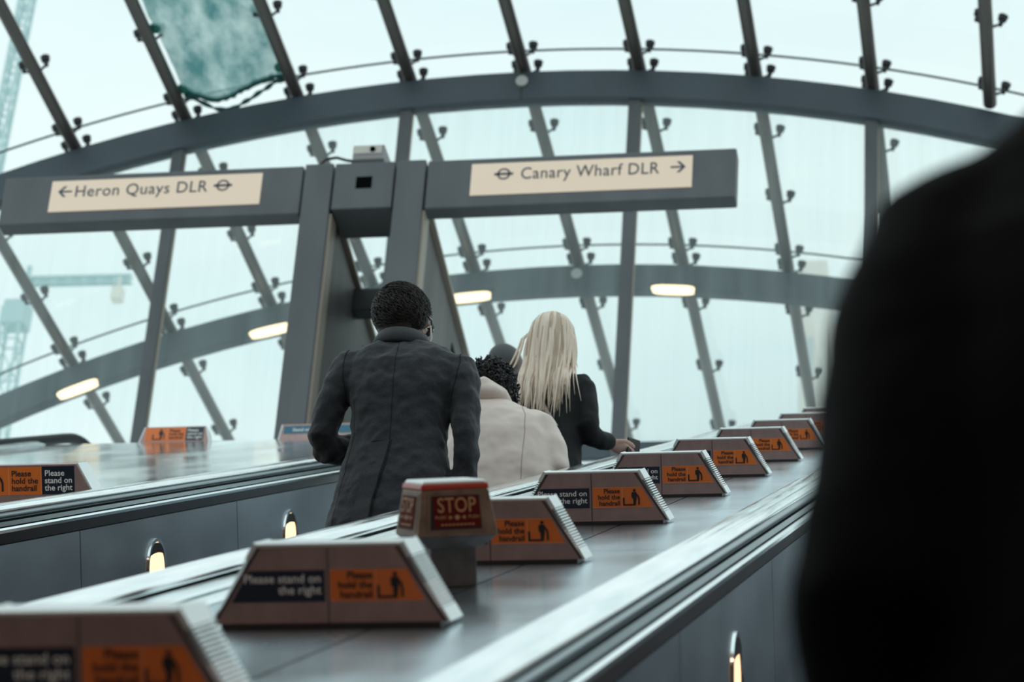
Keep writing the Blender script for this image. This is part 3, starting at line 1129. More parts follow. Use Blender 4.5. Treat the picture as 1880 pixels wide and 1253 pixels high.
for u, v in ((0, 40), (0, 59), (NX, 18), (NX, 57)):
    obj('tie', MB().ball(vs[u * (NY + 1) + v], (0.055, 0.07, 0.05), 10, 7), m_tie, t, smooth=180)

# ------------------------------------------------------------------ sign gantry
GY = 18.5
GZ = zb
t = thing('sign_gantry', 'grey steel portal with two platform direction signs spanning the landing', 'sign gantry', (-5.09, GY, GZ))
gx = -5.09


def L_(x):
    return x - gx


ZB, ZT = 12.085 - GZ, 12.53 - GZ
for nm, x0, x1 in (('left', -8.03, -5.59), ('right', -4.60, -2.207)):
    mb = MB()
    mb.box(L_(x0), L_(x1), 0.0, 0.16, ZB, ZT)
    obj('sign_beam', mb, M['gantry'], t, bevel=0.012)
for x0, x1 in ((-5.575, -5.35), (-4.845, -4.615)):
    obj('leg', MB().box(L_(x0), L_(x1), -0.01, 0.20, 0.0, ZT + 0.005), M['gantry'], t, bevel=0.006)
    obj('leg_flange', MB().box(L_(x1), L_(x1) + 0.02, 0.02, 0.18, 0.0, ZB), M['gantrylight'], t)
bx = MB().box(L_(-5.335), L_(-4.86), -0.012, 0.42, ZB + 0.02, ZT)
cb = obj('centre_box', bx, M['gantry'], t, bevel=0.010)
obj('black_opening', MB().box(L_(-5.155), L_(-5.03), -0.016, -0.011, 12.29 - GZ, 12.395 - GZ), M['black'], cb)
# gussets running back from each leg
for x in (-5.36, -4.63):
    pl = MB()
    pl.prism([(0.19, 0.0), (2.4, 0.0), (1.9, 2.56), (0.19, 2.87)], (L_(x) - 0.05, 0, 0), (0, 1, 0), (1, 0, 0), (0, 0, 1), 0.05)
    g_ = obj('side_plate', pl, M['plate'], t)
    fl = MB()
    fl.bar((L_(x) - 0.02, 0.19, 2.885), (L_(x) - 0.02, 2.0, 2.575), 0.12, 0.035)
    obj('top_flange', fl, M['gantrylight'], g_)
    dk = MB()
    dk.prism([(1.15, 0.3), (1.80, 0.3), (1.70, 2.36), (1.45, 2.41)], (L_(x), 0, 0), (0, 1, 0), (1, 0, 0), (0, 0, 1), 0.006)
    obj('dark_recess', dk, M['black'], g_)
obj('cross_bar', MB().box(L_(-5.36), L_(-4.68), 1.0, 1.16, 2.48, 2.68), M['steeldark'], t, bevel=0.01)


def roundel(mb, x, z, r, y):
    n = 36
    vs, fs = [], []
    for j in range(n):
        a = 2 * PI * j / n
        vs += [(x + r * math.cos(a), y, z + r * math.sin(a)), (x + r * 0.72 * math.cos(a), y, z + r * 0.72 * math.sin(a))]
    for j in range(n):
        a, b = 2 * j, 2 * ((j + 1) % n)
        fs.append((a, a + 1, b + 1, b))
    mb.add(vs, fs)
    mb.add([(x - 1.42 * r, y, z - 0.2 * r), (x + 1.42 * r, y, z - 0.2 * r), (x + 1.42 * r, y, z + 0.2 * r), (x - 1.42 * r, y, z + 0.2 * r)], [(0, 1, 2, 3)])


def arrow(mb, x, z, h, y, s):
    """s=-1 points left; x is the tip"""
    w = h * 0.16
    d = -s
    i_ = w * 1.5 + w * 0.46
    mb.add([(x, y, z), (x + d * h * 0.46, y, z + h * 0.5), (x + d * (h * 0.46 + w * 1.5), y, z + h * 0.5), (x + d * i_, y, z + w / 2),
            (x + d * i_, y, z - w / 2), (x + d * (h * 0.46 + w * 1.5), y, z - h * 0.5), (x + d * h * 0.46, y, z - h * 0.5),
            (x + d * h * 1.15, y, z + w / 2), (x + d * h * 1.15, y, z - w / 2)], [(0, 1, 2, 3), (0, 3, 4), (0, 4, 5, 6), (3, 7, 8, 4)])


y_ = -0.009
for nm, x0, x1 in (('l', -7.63, -5.915), ('r', -4.25, -2.54)):
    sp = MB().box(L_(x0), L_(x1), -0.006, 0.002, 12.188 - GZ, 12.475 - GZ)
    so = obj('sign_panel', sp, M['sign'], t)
    tx = MB()
    zc = 12.372 - GZ
    if nm == 'l':
        so['label'] = 'cream sign with a left arrow reading Heron Quays DLR'
        arrow(tx, L_(-7.57), zc, 0.10, y_, -1)
        text(tx, 'Heron Quays DLR', 0.150, (L_(-7.435), y_, zc - 0.052), depth=0.0, spacing=1.06, bold=0.004, wide=0.90)
        roundel(tx, L_(-6.225), zc, 0.052, y_)
    else:
        so['label'] = 'cream sign with a right arrow reading Canary Wharf DLR'
        arrow(tx, L_(-2.59), zc, 0.10, y_, 1)
        text(tx, 'Canary Wharf DLR', 0.150, (L_(-3.865), y_, zc - 0.052), depth=0.0, spacing=1.06, bold=0.004, wide=0.855)
        roundel(tx, L_(-3.995), zc, 0.052, y_)
    obj('lettering', tx, M['signink'], so)

t = thing('security_camera', 'small grey camera box on top of the gantry centre', 'camera', (-5.085, GY + 0.1, 12.535))
obj('housing', MB().box(-0.125, 0.125, -0.10, 0.16, 0.03, 0.165), M['boxgrey'], t, bevel=0.008)
obj('bracket', MB().box(-0.128, 0.128, -0.10, 0.16, -0.005, 0.03), M['steeldark'], t)
fc = MB().box(-0.115, 0.105, -0.106, -0.099, 0.085, 0.155)
fc.mat(1)
fc.disc((0.035, -0.106, 0.118), 0.022, (0, -1, 0), 0.012, 16)
obj('face_plate', fc, [M['boxpale'], M['black']], t)
cbm = MB().tube([(-0.12, -0.05, 0.05), (-0.18, -0.06, 0.055), (-0.26, -0.06, 0.085), (-0.34, -0.06, 0.075), (-0.385, -0.06, 0.03), (-0.39, -0.05, -0.02)], 0.012, 8)
obj('cable', cbm, M['cable'], t, smooth=180)

# ------------------------------------------------------------------ outside, beyond the glass
def lattice(mb, p, q, w, nseg, r):
    p, q = Vector(p), Vector(q)
    d = (q - p).normalized()
    a = d.cross(Vector((0, 1, 0))).normalized()
    b = d.cross(a).normalized()
    cs = [(a + b) * w / 2, (a - b) * w / 2, (-a - b) * w / 2, (-a + b) * w / 2]
    for c in cs:
        mb.bar(p + c, q + c, r, r, up=a)
    for i in range(nseg):
        u, v = p + (q - p) * (i / nseg), p + (q - p) * ((i + 1) / nseg)
        for k in range(4):
            c0, c1 = cs[k], cs[(k + 1) % 4]
            if i % 2:
                c0, c1 = c1, c0
            mb.bar(u + c0, v + c1, r * 0.6, r * 0.6, up=a)
            mb.bar(u + cs[k], u + cs[(k + 1) % 4], r * 0.6, r * 0.6, up=d)


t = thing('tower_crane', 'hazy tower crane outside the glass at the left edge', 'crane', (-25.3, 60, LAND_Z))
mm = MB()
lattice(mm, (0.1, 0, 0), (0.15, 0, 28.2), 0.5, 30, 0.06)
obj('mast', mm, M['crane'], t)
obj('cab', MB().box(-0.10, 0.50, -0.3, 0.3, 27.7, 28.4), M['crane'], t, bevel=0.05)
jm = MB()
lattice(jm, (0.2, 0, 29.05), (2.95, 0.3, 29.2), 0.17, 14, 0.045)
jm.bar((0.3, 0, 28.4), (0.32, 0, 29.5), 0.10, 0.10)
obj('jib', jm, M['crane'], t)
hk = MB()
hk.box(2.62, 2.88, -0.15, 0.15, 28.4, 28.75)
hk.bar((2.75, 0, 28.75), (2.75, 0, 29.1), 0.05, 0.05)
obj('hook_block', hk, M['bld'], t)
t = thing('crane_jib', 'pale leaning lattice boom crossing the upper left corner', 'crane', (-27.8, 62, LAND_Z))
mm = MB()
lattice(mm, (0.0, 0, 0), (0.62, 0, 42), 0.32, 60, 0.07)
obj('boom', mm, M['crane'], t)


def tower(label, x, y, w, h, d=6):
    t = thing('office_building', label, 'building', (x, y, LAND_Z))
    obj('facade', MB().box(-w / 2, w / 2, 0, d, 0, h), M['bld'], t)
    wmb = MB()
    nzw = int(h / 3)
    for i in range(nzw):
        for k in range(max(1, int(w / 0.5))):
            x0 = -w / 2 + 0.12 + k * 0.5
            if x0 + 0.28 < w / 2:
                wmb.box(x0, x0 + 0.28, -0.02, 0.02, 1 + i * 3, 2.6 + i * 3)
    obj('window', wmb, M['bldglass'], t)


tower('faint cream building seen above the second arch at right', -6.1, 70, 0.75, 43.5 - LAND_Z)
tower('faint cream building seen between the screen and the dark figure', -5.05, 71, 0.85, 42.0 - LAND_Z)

# ------------------------------------------------------------------ people
def remesh(o, voxel, smooth_it=6, factor=0.5):
    r = o.modifiers.new('remesh', 'REMESH')
    r.mode = 'VOXEL'
    r.voxel_size = voxel
    r.use_smooth_shade = True
    if smooth_it:
        s = o.modifiers.new('smooth', 'SMOOTH')
        s.iterations = smooth_it
        s.factor = factor
    return o


def wrinkle(o, strength, scale, stretch_dir=None):
    """soft cloth folds: displace along normals with a clouds texture"""
    tx = bpy.data.textures.new('folds', 'CLOUDS')
    tx.noise_scale = scale
    tx.noise_depth = 2
    d = o.modifiers.new('folds', 'DISPLACE')
    d.texture = tx
    d.texture_coords = 'LOCAL'
    d.strength = strength
    d.mid_level = 0.5
    return o


def baked(o):
    """world-independent copy of the object's evaluated mesh for tracing seams onto it"""
    bpy.context.view_layer.update()
    dg = bpy.context.evaluated_depsgraph_get()
    me = bpy.data.meshes.new_from_object(o.evaluated_get(dg))
    vs = [v.co.copy() for v in me.vertices]
    fs = [tuple(p.vertices) for p in me.polygons]
    bpy.data.meshes.remove(me)
    return BVHTree.FromPolygons(vs, fs)


def traced(bvh, xz, n=40, lift=0.0):
    """points of a polyline in x,z dropped onto the back (from -y) of a garment"""
    out = []
    for i in range(len(xz) - 1):
        for j in range(n):
            u = j / n
            x = xz[i][0] * (1 - u) + xz[i + 1][0] * u
            z = xz[i][1] * (1 - u) + xz[i + 1][1] * u
            h = bvh.ray_cast(Vector((x, -2, z)), Vector((0, 1, 0)))
            if h[0] is not None:
                out.append(h[0] + Vector((0, -lift, 0)))
    return out


def head(mb, c, s=1.0, yaw=0.0, pitch=0.0):
    """skull, jaw, nose, lips, brow and ears; the face looks along +y; c is the head's centre"""
    st = len(mb.v)
    mb.ball((0, -0.012, 0.025), (0.076, 0.096, 0.098), 24, 16)
    mb.ball((0, 0.030, -0.035), (0.062, 0.066, 0.080), 20, 12)
    mb.ball((0, 0.062, -0.088), (0.030, 0.030, 0.026), 14, 9)
    mb.tube([(0, 0.088, 0.020), (0, 0.112, -0.022), (0, 0.092, -0.034)], [0.010, 0.016, 0.010], 10)
    mb.ball((0, 0.090, -0.058), (0.024, 0.012, 0.006), 12, 7)
    mb.ball((0, 0.088, -0.068), (0.021, 0.012, 0.006), 12, 7)
    mb.tube([(-0.052, 0.070, 0.030), (0, 0.090, 0.034), (0.052, 0.070, 0.030)], [0.010, 0.012, 0.010], 8)
    for s_ in (-1, 1):
        mb.tube([(s_ * 0.072, -0.004, 0.022), (s_ * 0.084, -0.014, 0.030), (s_ * 0.086, -0.018, 0.005), (s_ * 0.077, -0.004, -0.030)], [0.008, 0.011, 0.012, 0.008], 8)
    mb.tube([(0, -0.015, -0.05), (0, -0.022, -0.13), (0, -0.030, -0.20)], [(0.056, 0.058), (0.054, 0.056), (0.064, 0.060)], 18)
    Mx = Matrix.Translation(c) @ Matrix.Rotation(yaw, 4, 'Z') @ Matrix.Rotation(pitch, 4, 'X') @ Matrix.Scale(s, 4)
    mb.xf(Mx, st)
    return Mx


def eyes(root, Mx, m_iris):
    for s_ in (-1, 1):
        e = MB().ball((s_ * 0.030, 0.078, 0.010), 0.0125, 12, 8)
        e.mat(1).ball((s_ * 0.030, 0.0865, 0.010), (0.0055, 0.005, 0.0055), 10, 6)
        e.xf(Mx)
        obj('eye', e, [M['white'], m_iris], root, smooth=180)


def hand(mb, wrist, fdir, palm_n, s=1.0, curl=0.5, thumb_side=1):
    """palm with four bent fingers and a thumb from the side of the palm. fdir: towards the knuckles, palm_n: out of the palm"""
    f = Vector(fdir).normalized()
    n = Vector(palm_n)
    n = (n - f * n.dot(f)).normalized()
    w = f.cross(n) * thumb_side            # towards the thumb
    wr = Vector(wrist)
    kn = wr + f * 0.088 * s
    mb.tube([wr - f * 0.02 * s, wr + f * 0.02 * s, wr + f * 0.055 * s, kn], [(0.026 * s, 0.018 * s), (0.034 * s, 0.017 * s), (0.041 * s, 0.016 * s), (0.040 * s, 0.013 * s)], 14, ref=n)
    for i, (off, ln, r) in enumerate(((0.030, 0.070, 0.0085), (0.010, 0.079, 0.009), (-0.011, 0.073, 0.0085), (-0.031, 0.057, 0.0075))):
        p = kn + w * off * s - f * 0.006 * s
        d = f.copy()
        pts = [p]
        for k, part in enumerate((0.46, 0.30, 0.24)):
            ang = curl * (0.55 + 0.75 * k) * (1 + 0.06 * i)
            d = (f * math.cos(ang) + n * math.sin(ang)).normalized()
            p = p + d * ln * part * s
            pts.append(p)
        mb.tube(pts, [r * 1.05 * s, r * s, r * 0.92 * s, r * 0.7 * s], 9, ref=n)
    tb = wr + f * 0.028 * s + w * 0.028 * s
    t1 = tb + (f * 0.55 + w * 0.75 + n * 0.25).normalized() * 0.038 * s
    t2 = t1 + (f * 0.85 + w * 0.30 + n * 0.35).normalized() * 0.030 * s
    t3 = t2 + (f * 0.9 + n * 0.45).normalized() * 0.022 * s
    mb.tube([tb, t1, t2, t3], [0.013 * s, 0.011 * s, 0.010 * s, 0.007 * s], 9, ref=n)


def legs(mb, hip_z, sx=0.09, sy=0.0, spread=0.0):
    for s in (-1, 1):
        x = s * sx
        mb.tube([(x * 0.95, sy, hip_z), (x, sy + 0.01, hip_z * 0.78), (x * 1.02, sy + 0.02, hip_z * 0.53), (x * 1.05, sy - 0.005, hip_z * 0.36), (x * 1.08, sy - 0.01, 0.09)],
                [(0.092, 0.098), (0.082, 0.086), (0.060, 0.064), (0.057, 0.062), (0.038, 0.042)], 14)
        mb.tube([(x * 1.08, sy - 0.055, 0.045), (x * 1.1, sy + 0.02, 0.05), (x * 1.15, sy + 0.12, 0.03), (x * 1.18, sy + 0.18, 0.022)], [(0.030, 0.036), (0.036, 0.042), (0.042, 0.024), (0.030, 0.016)], 12)


def trousers_shoes(root, hip_z, sx=0.09, sy=0.0, m_t=None, wid=1.0):
    tr = MB()
    for s in (-1, 1):
        x = s * sx
        tr.tube([(x * 0.9, sy, hip_z + 0.04), (x, sy + 0.01, hip_z * 0.78), (x * 1.02, sy + 0.02, hip_z * 0.53), (x * 1.05, sy, hip_z * 0.36), (x * 1.08, sy - 0.005, 0.075)],
                [(0.108 * wid, 0.115 * wid), (0.098 * wid, 0.104 * wid), (0.080, 0.086), (0.074, 0.080), (0.066, 0.074)], 18)
    tr.ball((0, sy, hip_z + 0.03), (0.165 * wid, 0.115 * wid, 0.12), 18, 10)
    remesh(obj('trousers', tr, m_t or M['trouser'], root, smooth=180), 0.014, 4)
    for s in (-1, 1):
        x = s * sx
        sh = MB()
        sh.tube([(x * 1.08, sy - 0.085, 0.050), (x * 1.08, sy - 0.03, 0.060), (x * 1.1, sy + 0.05, 0.055), (x * 1.15, sy + 0.13, 0.038), (x * 1.18, sy + 0.205, 0.026)], [(0.032, 0.046), (0.040, 0.056), (0.046, 0.052), (0.050, 0.034), (0.030, 0.020)], 14)
        sh.tube([(x * 1.08, sy - 0.095, 0.010), (x * 1.1, sy + 0.05, 0.010), (x * 1.18, sy + 0.215, 0.010)], [(0.036, 0.010), (0.050, 0.010), (0.036, 0.010)], 14)
        obj('shoe', sh, M['shoe'], root, smooth=180)


def short_hair(mb, Mx, n, rx, ry, rz, cz, ln, r, seed, below=-0.4, front=0.35, sweep=(0.0, -0.2, 0.5)):
    rnd = random.Random(seed)
    st = len(mb.v)
    k = 0
    while k < n:
        v = Vector((rnd.gauss(0, 1), rnd.gauss(0, 1), rnd.gauss(0, 1))).normalized()
        if v.z < below or (v.y > front and v.z < 0.35):
            continue
        k += 1
        p = Vector((v.x * rx, v.y * ry - 0.022, v.z * rz + cz))
        t = Vector(sweep) * rnd.uniform(0.6, 1.2) + Vector((rnd.uniform(-.5, .5), rnd.uniform(-.5, .5), rnd.uniform(-.3, .3)))
        t = t - v * t.dot(v)
        t += Vector((0, 0, -1.15)) * min(1.0, max(0.0, (0.75 - v.z) / 0.75)) + Vector((0, 0.5, 0)) * max(0.0, v.z) * 0.6
        t = t - v * t.dot(v)
        t.normalize()
        l = ln * rnd.uniform(0.7, 1.3)
        q = p + t * l * 0.6 + v * l * 0.22
        e = p + t * l * 1.05 + v * l * 0.12
        mb.tube([p - v * 0.006, q, e], [r, r * 0.8, r * 0.15], 5, cap=False)
    mb.xf(Mx, st)


# ---------------- the man in the grey jacket
MY = 9.25
man = thing('person', 'dark haired man in a charcoal tailored jacket, back turned, left elbow bent', 'person', (-2.31, MY, step_z(MY) - 0.02))
bd = MB()
HM = head(bd, (-0.045, 0.075, 1.665), 1.06, yaw=-0.50, pitch=-0.10)
bd.rings([(0.84, 0, 0, 0.150, 0.10), (1.0, 0, 0, 0.142, 0.095), (1.15, 0, 0, 0.138, 0.09), (1.35, 0, 0, 0.165, 0.10), (1.45, 0, 0, 0.150, 0.085), (1.54, -0.02, 0.02, 0.07, 0.06)])
legs(bd, 0.88)
LA = [(-0.185, 0.0, 1.445), (-0.262, -0.015, 1.27), (-0.290, 0.0, 1.125), (-0.20, 0.15, 1.19), (-0.10, 0.27, 1.265)]
RA_ = [(0.190, 0.0, 1.405), (0.222, -0.02, 1.25), (0.244, -0.025, 1.11), (0.248, 0.0, 0.97), (0.235, 0.05, 0.85)]
bd.tube(LA, [0.042, 0.034, 0.024, 0.028, 0.026], 12)
bd.tube(RA_, [0.042, 0.036, 0.032, 0.030, 0.026], 12)
hand(bd, LA[-1], (0.35, 0.75, 0.45), (0.6, -0.1, 0.7), 0.95, 0.8, 1)
hand(bd, RA_[-1], (-0.12, 0.35, -0.9), (-0.9, 0.3, 0.1), 0.95, 0.5, -1)
bo = remesh(obj('body', bd, M['skin'], man, smooth=180), 0.0065, 3)
eyes(man, HM, M['hairbrown'])
trousers_shoes(man, 0.86, 0.095)
# jacket: torso, skirt and two sleeves in one garment
jk = MB()
jk.rings([(0.60, -0.005, 0.0, 0.250, 0.165), (0.72, -0.005, 0.0, 0.240, 0.160), (0.86, -0.002, 0.0, 0.222, 0.150), (1.00, -0.002, 0.0, 0.198, 0.136), (1.12, -0.003, -0.002, 0.176, 0.124),
          (1.22, -0.003, -0.006, 0.182, 0.126), (1.32, -0.003, -0.008, 0.206, 0.128), (1.41, 0.0, -0.004, 0.222, 0.116, -0.06), (1.465, 0.0, 0.004, 0.218, 0.096, -0.08),
          (1.505, -0.006, 0.014, 0.165, 0.080, -0.07), (1.535, -0.016, 0.024, 0.105, 0.068, -0.03)], 40, 2.5)
jk.tube([(-0.178, 0.0, 1.470), (-0.205, 0.0, 1.452), (-0.232, -0.01, 1.38), (-0.272, -0.015, 1.26), (-0.296, -0.008, 1.14), (-0.284, 0.025, 1.105), (-0.215, 0.13, 1.165), (-0.125, 0.24, 1.235)],
        [(0.050, 0.055), (0.064, 0.072), (0.068, 0.080), (0.057, 0.070), (0.052, 0.064), (0.055, 0.060), (0.053, 0.054), (0.048, 0.048)], 20, ref=(0, 1, 0))
jk.tube([(0.172, 0.0, 1.440), (0.198, 0.0, 1.422), (0.222, -0.012, 1.34), (0.240, -0.02, 1.23), (0.254, -0.028, 1.11), (0.257, -0.014, 1.02), (0.250, 0.008, 0.93), (0.242, 0.04, 0.855)],
        [(0.050, 0.055), (0.064, 0.072), (0.066, 0.080), (0.055, 0.070), (0.047, 0.064), (0.045, 0.058), (0.045, 0.054), (0.045, 0.050)], 20, ref=(0, 1, 0))
jo = obj('jacket', jk, M['wool'], man, smooth=180)
remesh(jo, 0.0085, 5)
wrinkle(jo, 0.022, 0.065)
bv = baked(jo)


def stitched(name, xz, r, parent, m, lift=0.0, bvh=None, n=40):
    p = traced(bvh or bv, xz, n, lift)
    if len(p) > 2:
        return obj(name, MB().tube(p, r, 6), m, parent, smooth=180)


stitched('back_seam', [(-0.018, 1.53), (-0.012, 1.30), (-0.006, 1.055)], 0.0016, jo, M['woolseam'])
stitched('shoulder_seam', [(-0.214, 1.515), (-0.222, 1.44), (-0.218, 1.36), (-0.205, 1.27)], 0.0026, jo, M['woolseam'])
stitched('shoulder_seam', [(0.208, 1.475), (0.218, 1.41), (0.212, 1.34), (0.195, 1.25)], 0.0026, jo, M['woolseam'])
stitched('side_seam', [(-0.165, 1.25), (-0.150, 1.10), (-0.175, 0.90), (-0.20, 0.64)], 0.0012, jo, M['woolseam'])
# vent: the left flap lies over the right one
va = traced(bv, [(-0.006, 1.055), (-0.020, 0.95), (-0.045, 0.80), (-0.060, 0.62)], 14)
vb = traced(bv, [(-0.075, 1.050), (-0.085, 0.95), (-0.105, 0.80), (-0.125, 0.62)], 14)
fl = MB()
vs, fs = [], []
for i, (p, q) in enumerate(zip(va, vb)):
    u = i / max(1, len(va) - 1)
    vs += [p + Vector((0, -0.004 - 0.014 * u, 0)), q + Vector((0, -0.0005, 0)), p + Vector((0, 0.004, 0))]
for i in range(min(len(va), len(vb)) - 1):
    a = 3 * i
    fs += [(a, a + 1, a + 4, a + 3), (a, a + 3, a + 5, a + 2)]
fl.add(vs, fs)
obj('back_vent', fl, M['wool'], jo, smooth=50)
stitched('vent_edge', [(0.0, 1.058), (-0.012, 0.95), (-0.036, 0.80), (-0.050, 0.62)], 0.0035, jo, M['woolseam'], 0.0)
stitched('vent_edge', [(-0.075, 1.052), (-0.004, 1.057)], 0.0014, jo, M['woolseam'])
# collar standing round the neck
cl = MB()
n = 40
vs, fs = [], []
for j in range(n + 1):
    a = math.radians(-215 + 250 * j / n)
    ca, sa = math.cos(a), math.sin(a)
    drop = 0.055 * max(0, sa + 0.25)
    cx, cy = -0.030, 0.030
    zt = 1.582 - drop - 0.05 * (ca * 0.105)
    for rr, z in ((0.072, zt - 0.014), (0.078, zt - 0.002), (0.088, zt - 0.004), (0.102, zt - 0.036), (0.113, zt - 0.072), (0.104, zt - 0.078)):
        vs.append((cx + ca * rr * 1.10, cy + sa * rr * 0.95, z))
for j in range(n):
    for k in range(5):
        a = j * 6 + k
        fs.append((a, a + 1, a + 7, a + 6))
cl.add(vs, fs)
co = obj('collar', cl, M['wool'], man, smooth=180)
so = co.modifiers.new('thick', 'SOLIDIFY')
so.thickness = 0.006
# dark inside of the jacket flap pushed back by the right wrist
lin = MB()
lin.prism([(0.130, 0.90), (0.205, 0.965), (0.235, 0.93), (0.225, 0.70), (0.150, 0.70)], (0, -0.055, 0), (1, 0, 0), (0, 1, 0), (0, 0, 1), 0.05)
remesh(obj('pushed_back_flap', lin, M['blackcoat'], man, smooth=180), 0.008, 4)
# hair
hr = MB()
hr.ball((0, -0.022, 0.032), (0.091, 0.106, 0.104), 26, 16)
hr.ball((0, -0.036, -0.030), (0.074, 0.058, 0.070), 20, 12)
hr.xf(HM)
short_hair(hr, HM, 4200, 0.091, 0.106, 0.104, 0.032, 0.032, 0.0016, 3, below=-0.9, front=0.3, sweep=(0.8, 0.2, 0.6))
ho = obj('hair', hr, M['hairbrown'], man, smooth=180)
# sunglasses
sg = MB()
for s_ in (-1, 1):
    sg.ball((s_ * 0.032, 0.094, 0.012), (0.027, 0.010, 0.021), 16, 8)
    sg.tube([(s_ * 0.058, 0.088, 0.018), (s_ * 0.083, 0.05, 0.020), (s_ * 0.087, -0.01, 0.024)], [0.006, 0.0045, 0.004], 8)
sg.tube([(-0.01, 0.104, 0.016), (0.01, 0.104, 0.016)], 0.004, 8)
sg.xf(HM)
obj('sunglasses', sg, M['lens'], man, smooth=180)
ss = MB().tube([HM @ Vector((0.080, 0.055, 0.000)), HM @ Vector((0.078, 0.070, -0.045)), HM @ Vector((0.070, 0.066, -0.095))], [0.003, 0.005, 0.004], 8)
obj('pale_cord', ss, M['shirt'], man, smooth=180)

# ---------------- the person in the beige padded coat
CY = 10.2
co_ = thing('person', 'person with black curly hair in a beige padded coat, bent forward', 'person', (-2.13, CY, step_z(CY) - 0.02))
bd = MB()
HC = head(bd, (-0.095, 0.155, 1.372), 1.0, yaw=0.1, pitch=-0.75)
bd.rings([(0.76, 0, 0, 0.145, 0.10), (0.9, 0, 0, 0.14, 0.095), (1.05, 0, 0.03, 0.15, 0.10), (1.17, -0.02, 0.06, 0.145, 0.09), (1.25, -0.06, 0.09, 0.07, 0.06)])
legs(bd, 0.80)
bd.tube([(0.15, 0.06, 1.16), (0.20, 0.04, 0.97), (0.10, 0.28, 1.0)], [0.045, 0.04, 0.03], 12)
bd.tube([(-0.17, 0.06, 1.16), (-0.21, 0.04, 0.97), (-0.12, 0.28, 1.0)], [0.045, 0.04, 0.03], 12)
hand(bd, (0.10, 0.28, 1.0), (-0.3, 0.9, 0.2), (-0.5, 0, 0.85), 0.9, 0.7, 1)
hand(bd, (-0.12, 0.28, 1.0), (0.3, 0.9, 0.2), (0.5, 0, 0.85), 0.9, 0.7, -1)
remesh(obj('body', bd, M['skin'], co_, smooth=180), 0.008, 3)
eyes(co_, HC, M['hairblack'])
trousers_shoes(co_, 0.79, 0.09)
ct = MB()
ct.rings([(0.48, 0.0, 0, 0.225, 0.175), (0.62, 0.0, 0, 0.236, 0.180), (0.80, 0.0, 0, 0.236, 0.178), (0.95, 0.0, 0.005, 0.230, 0.172), (1.08, -0.005, 0.02, 0.216, 0.162), (1.17, -0.010, 0.04, 0.200, 0.142, -0.05), (1.235, -0.030, 0.06, 0.165, 0.120, -0.10), (1.29, -0.06, 0.09, 0.095, 0.09, -0.1)], 40, 2.2)
for s, a in ((1, [(0.085, 0.05, 1.190), (0.140, 0.045, 1.145), (0.190, 0.03, 1.04), (0.200, 0.025, 0.96), (0.195, 0.07, 0.92), (0.15, 0.19, 0.95), (0.11, 0.27, 0.985)]),
             (-1, [(-0.16, 0.05, 1.20), (-0.20, 0.045, 1.14), (-0.205, 0.03, 1.04), (-0.210, 0.025, 0.96), (-0.20, 0.07, 0.92), (-0.16, 0.19, 0.95), (-0.12, 0.27, 0.985)])):
    ct.tube(a, [(0.070, 0.075), (0.078, 0.088), (0.078, 0.088), (0.076, 0.084), (0.078, 0.080), (0.066, 0.068), (0.052, 0.054)], 20, ref=(0, 1, 0))
cto = obj('padded_coat', ct, M['puffer'], co_, smooth=180)
remesh(cto, 0.009, 7)
wrinkle(cto, 0.022, 0.12)
bc = baked(cto)
m_cs = mat('coat_seam', (0.46, 0.38, 0.33), 0.7)
stitched('armhole_seam', [(0.075, 1.235), (0.108, 1.15), (0.118, 1.05), (0.120, 0.92), (0.122, 0.80)], 0.0022, cto, m_cs, 0.0, bc)
hd = MB()
st = len(hd.v)
hd.tube([(-0.165, 0.10, 1.30), (-0.150, 0.02, 1.315), (-0.085, -0.035, 1.315), (-0.015, 0.0, 1.285), (0.010, 0.09, 1.265)], [(0.024, 0.034), (0.036, 0.042), (0.038, 0.044), (0.034, 0.038), (0.022, 0.03)], 16, ref=(0, 0, 1))
hd.ball((-0.085, -0.02, 1.285), (0.088, 0.055, 0.045), 16, 10)
remesh(obj('hood', hd, M['puffer'], co_, smooth=180), 0.009, 5)
ch = MB()
ch.ball((0, -0.02, 0.025), (0.094, 0.112, 0.106), 24, 14)
rnd = random.Random(11)
k = 0
while k < 420:
    v = Vector((rnd.gauss(0, 1), rnd.gauss(0, 1), rnd.gauss(0, 1))).normalized()
    if v.z < -0.75 or (v.y > 0.45 and v.z < 0.4):
        continue
    k += 1
    base = Vector((v.x * 0.094, v.y * 0.112 - 0.02, v.z * 0.106 + 0.025))
    a = v.orthogonal().normalized()
    b = v.cross(a)
    ph = rnd.uniform(0, 6.28)
    rr = rnd.uniform(0.006, 0.012)
    ln = rnd.uniform(0.012, 0.038)
    pts = []
    for i in range(11):
        u = i / 10
        an = ph + u * 9.0
        pts.append(base + v * (ln * u) + (a * math.cos(an) + b * math.sin(an)) * rr)
    ch.tube(pts, [0.0032] * 10 + [0.001], 5, cap=False)
ch.xf(HC)
obj('curly_hair', ch, M['hairblack'], co_, smooth=180)

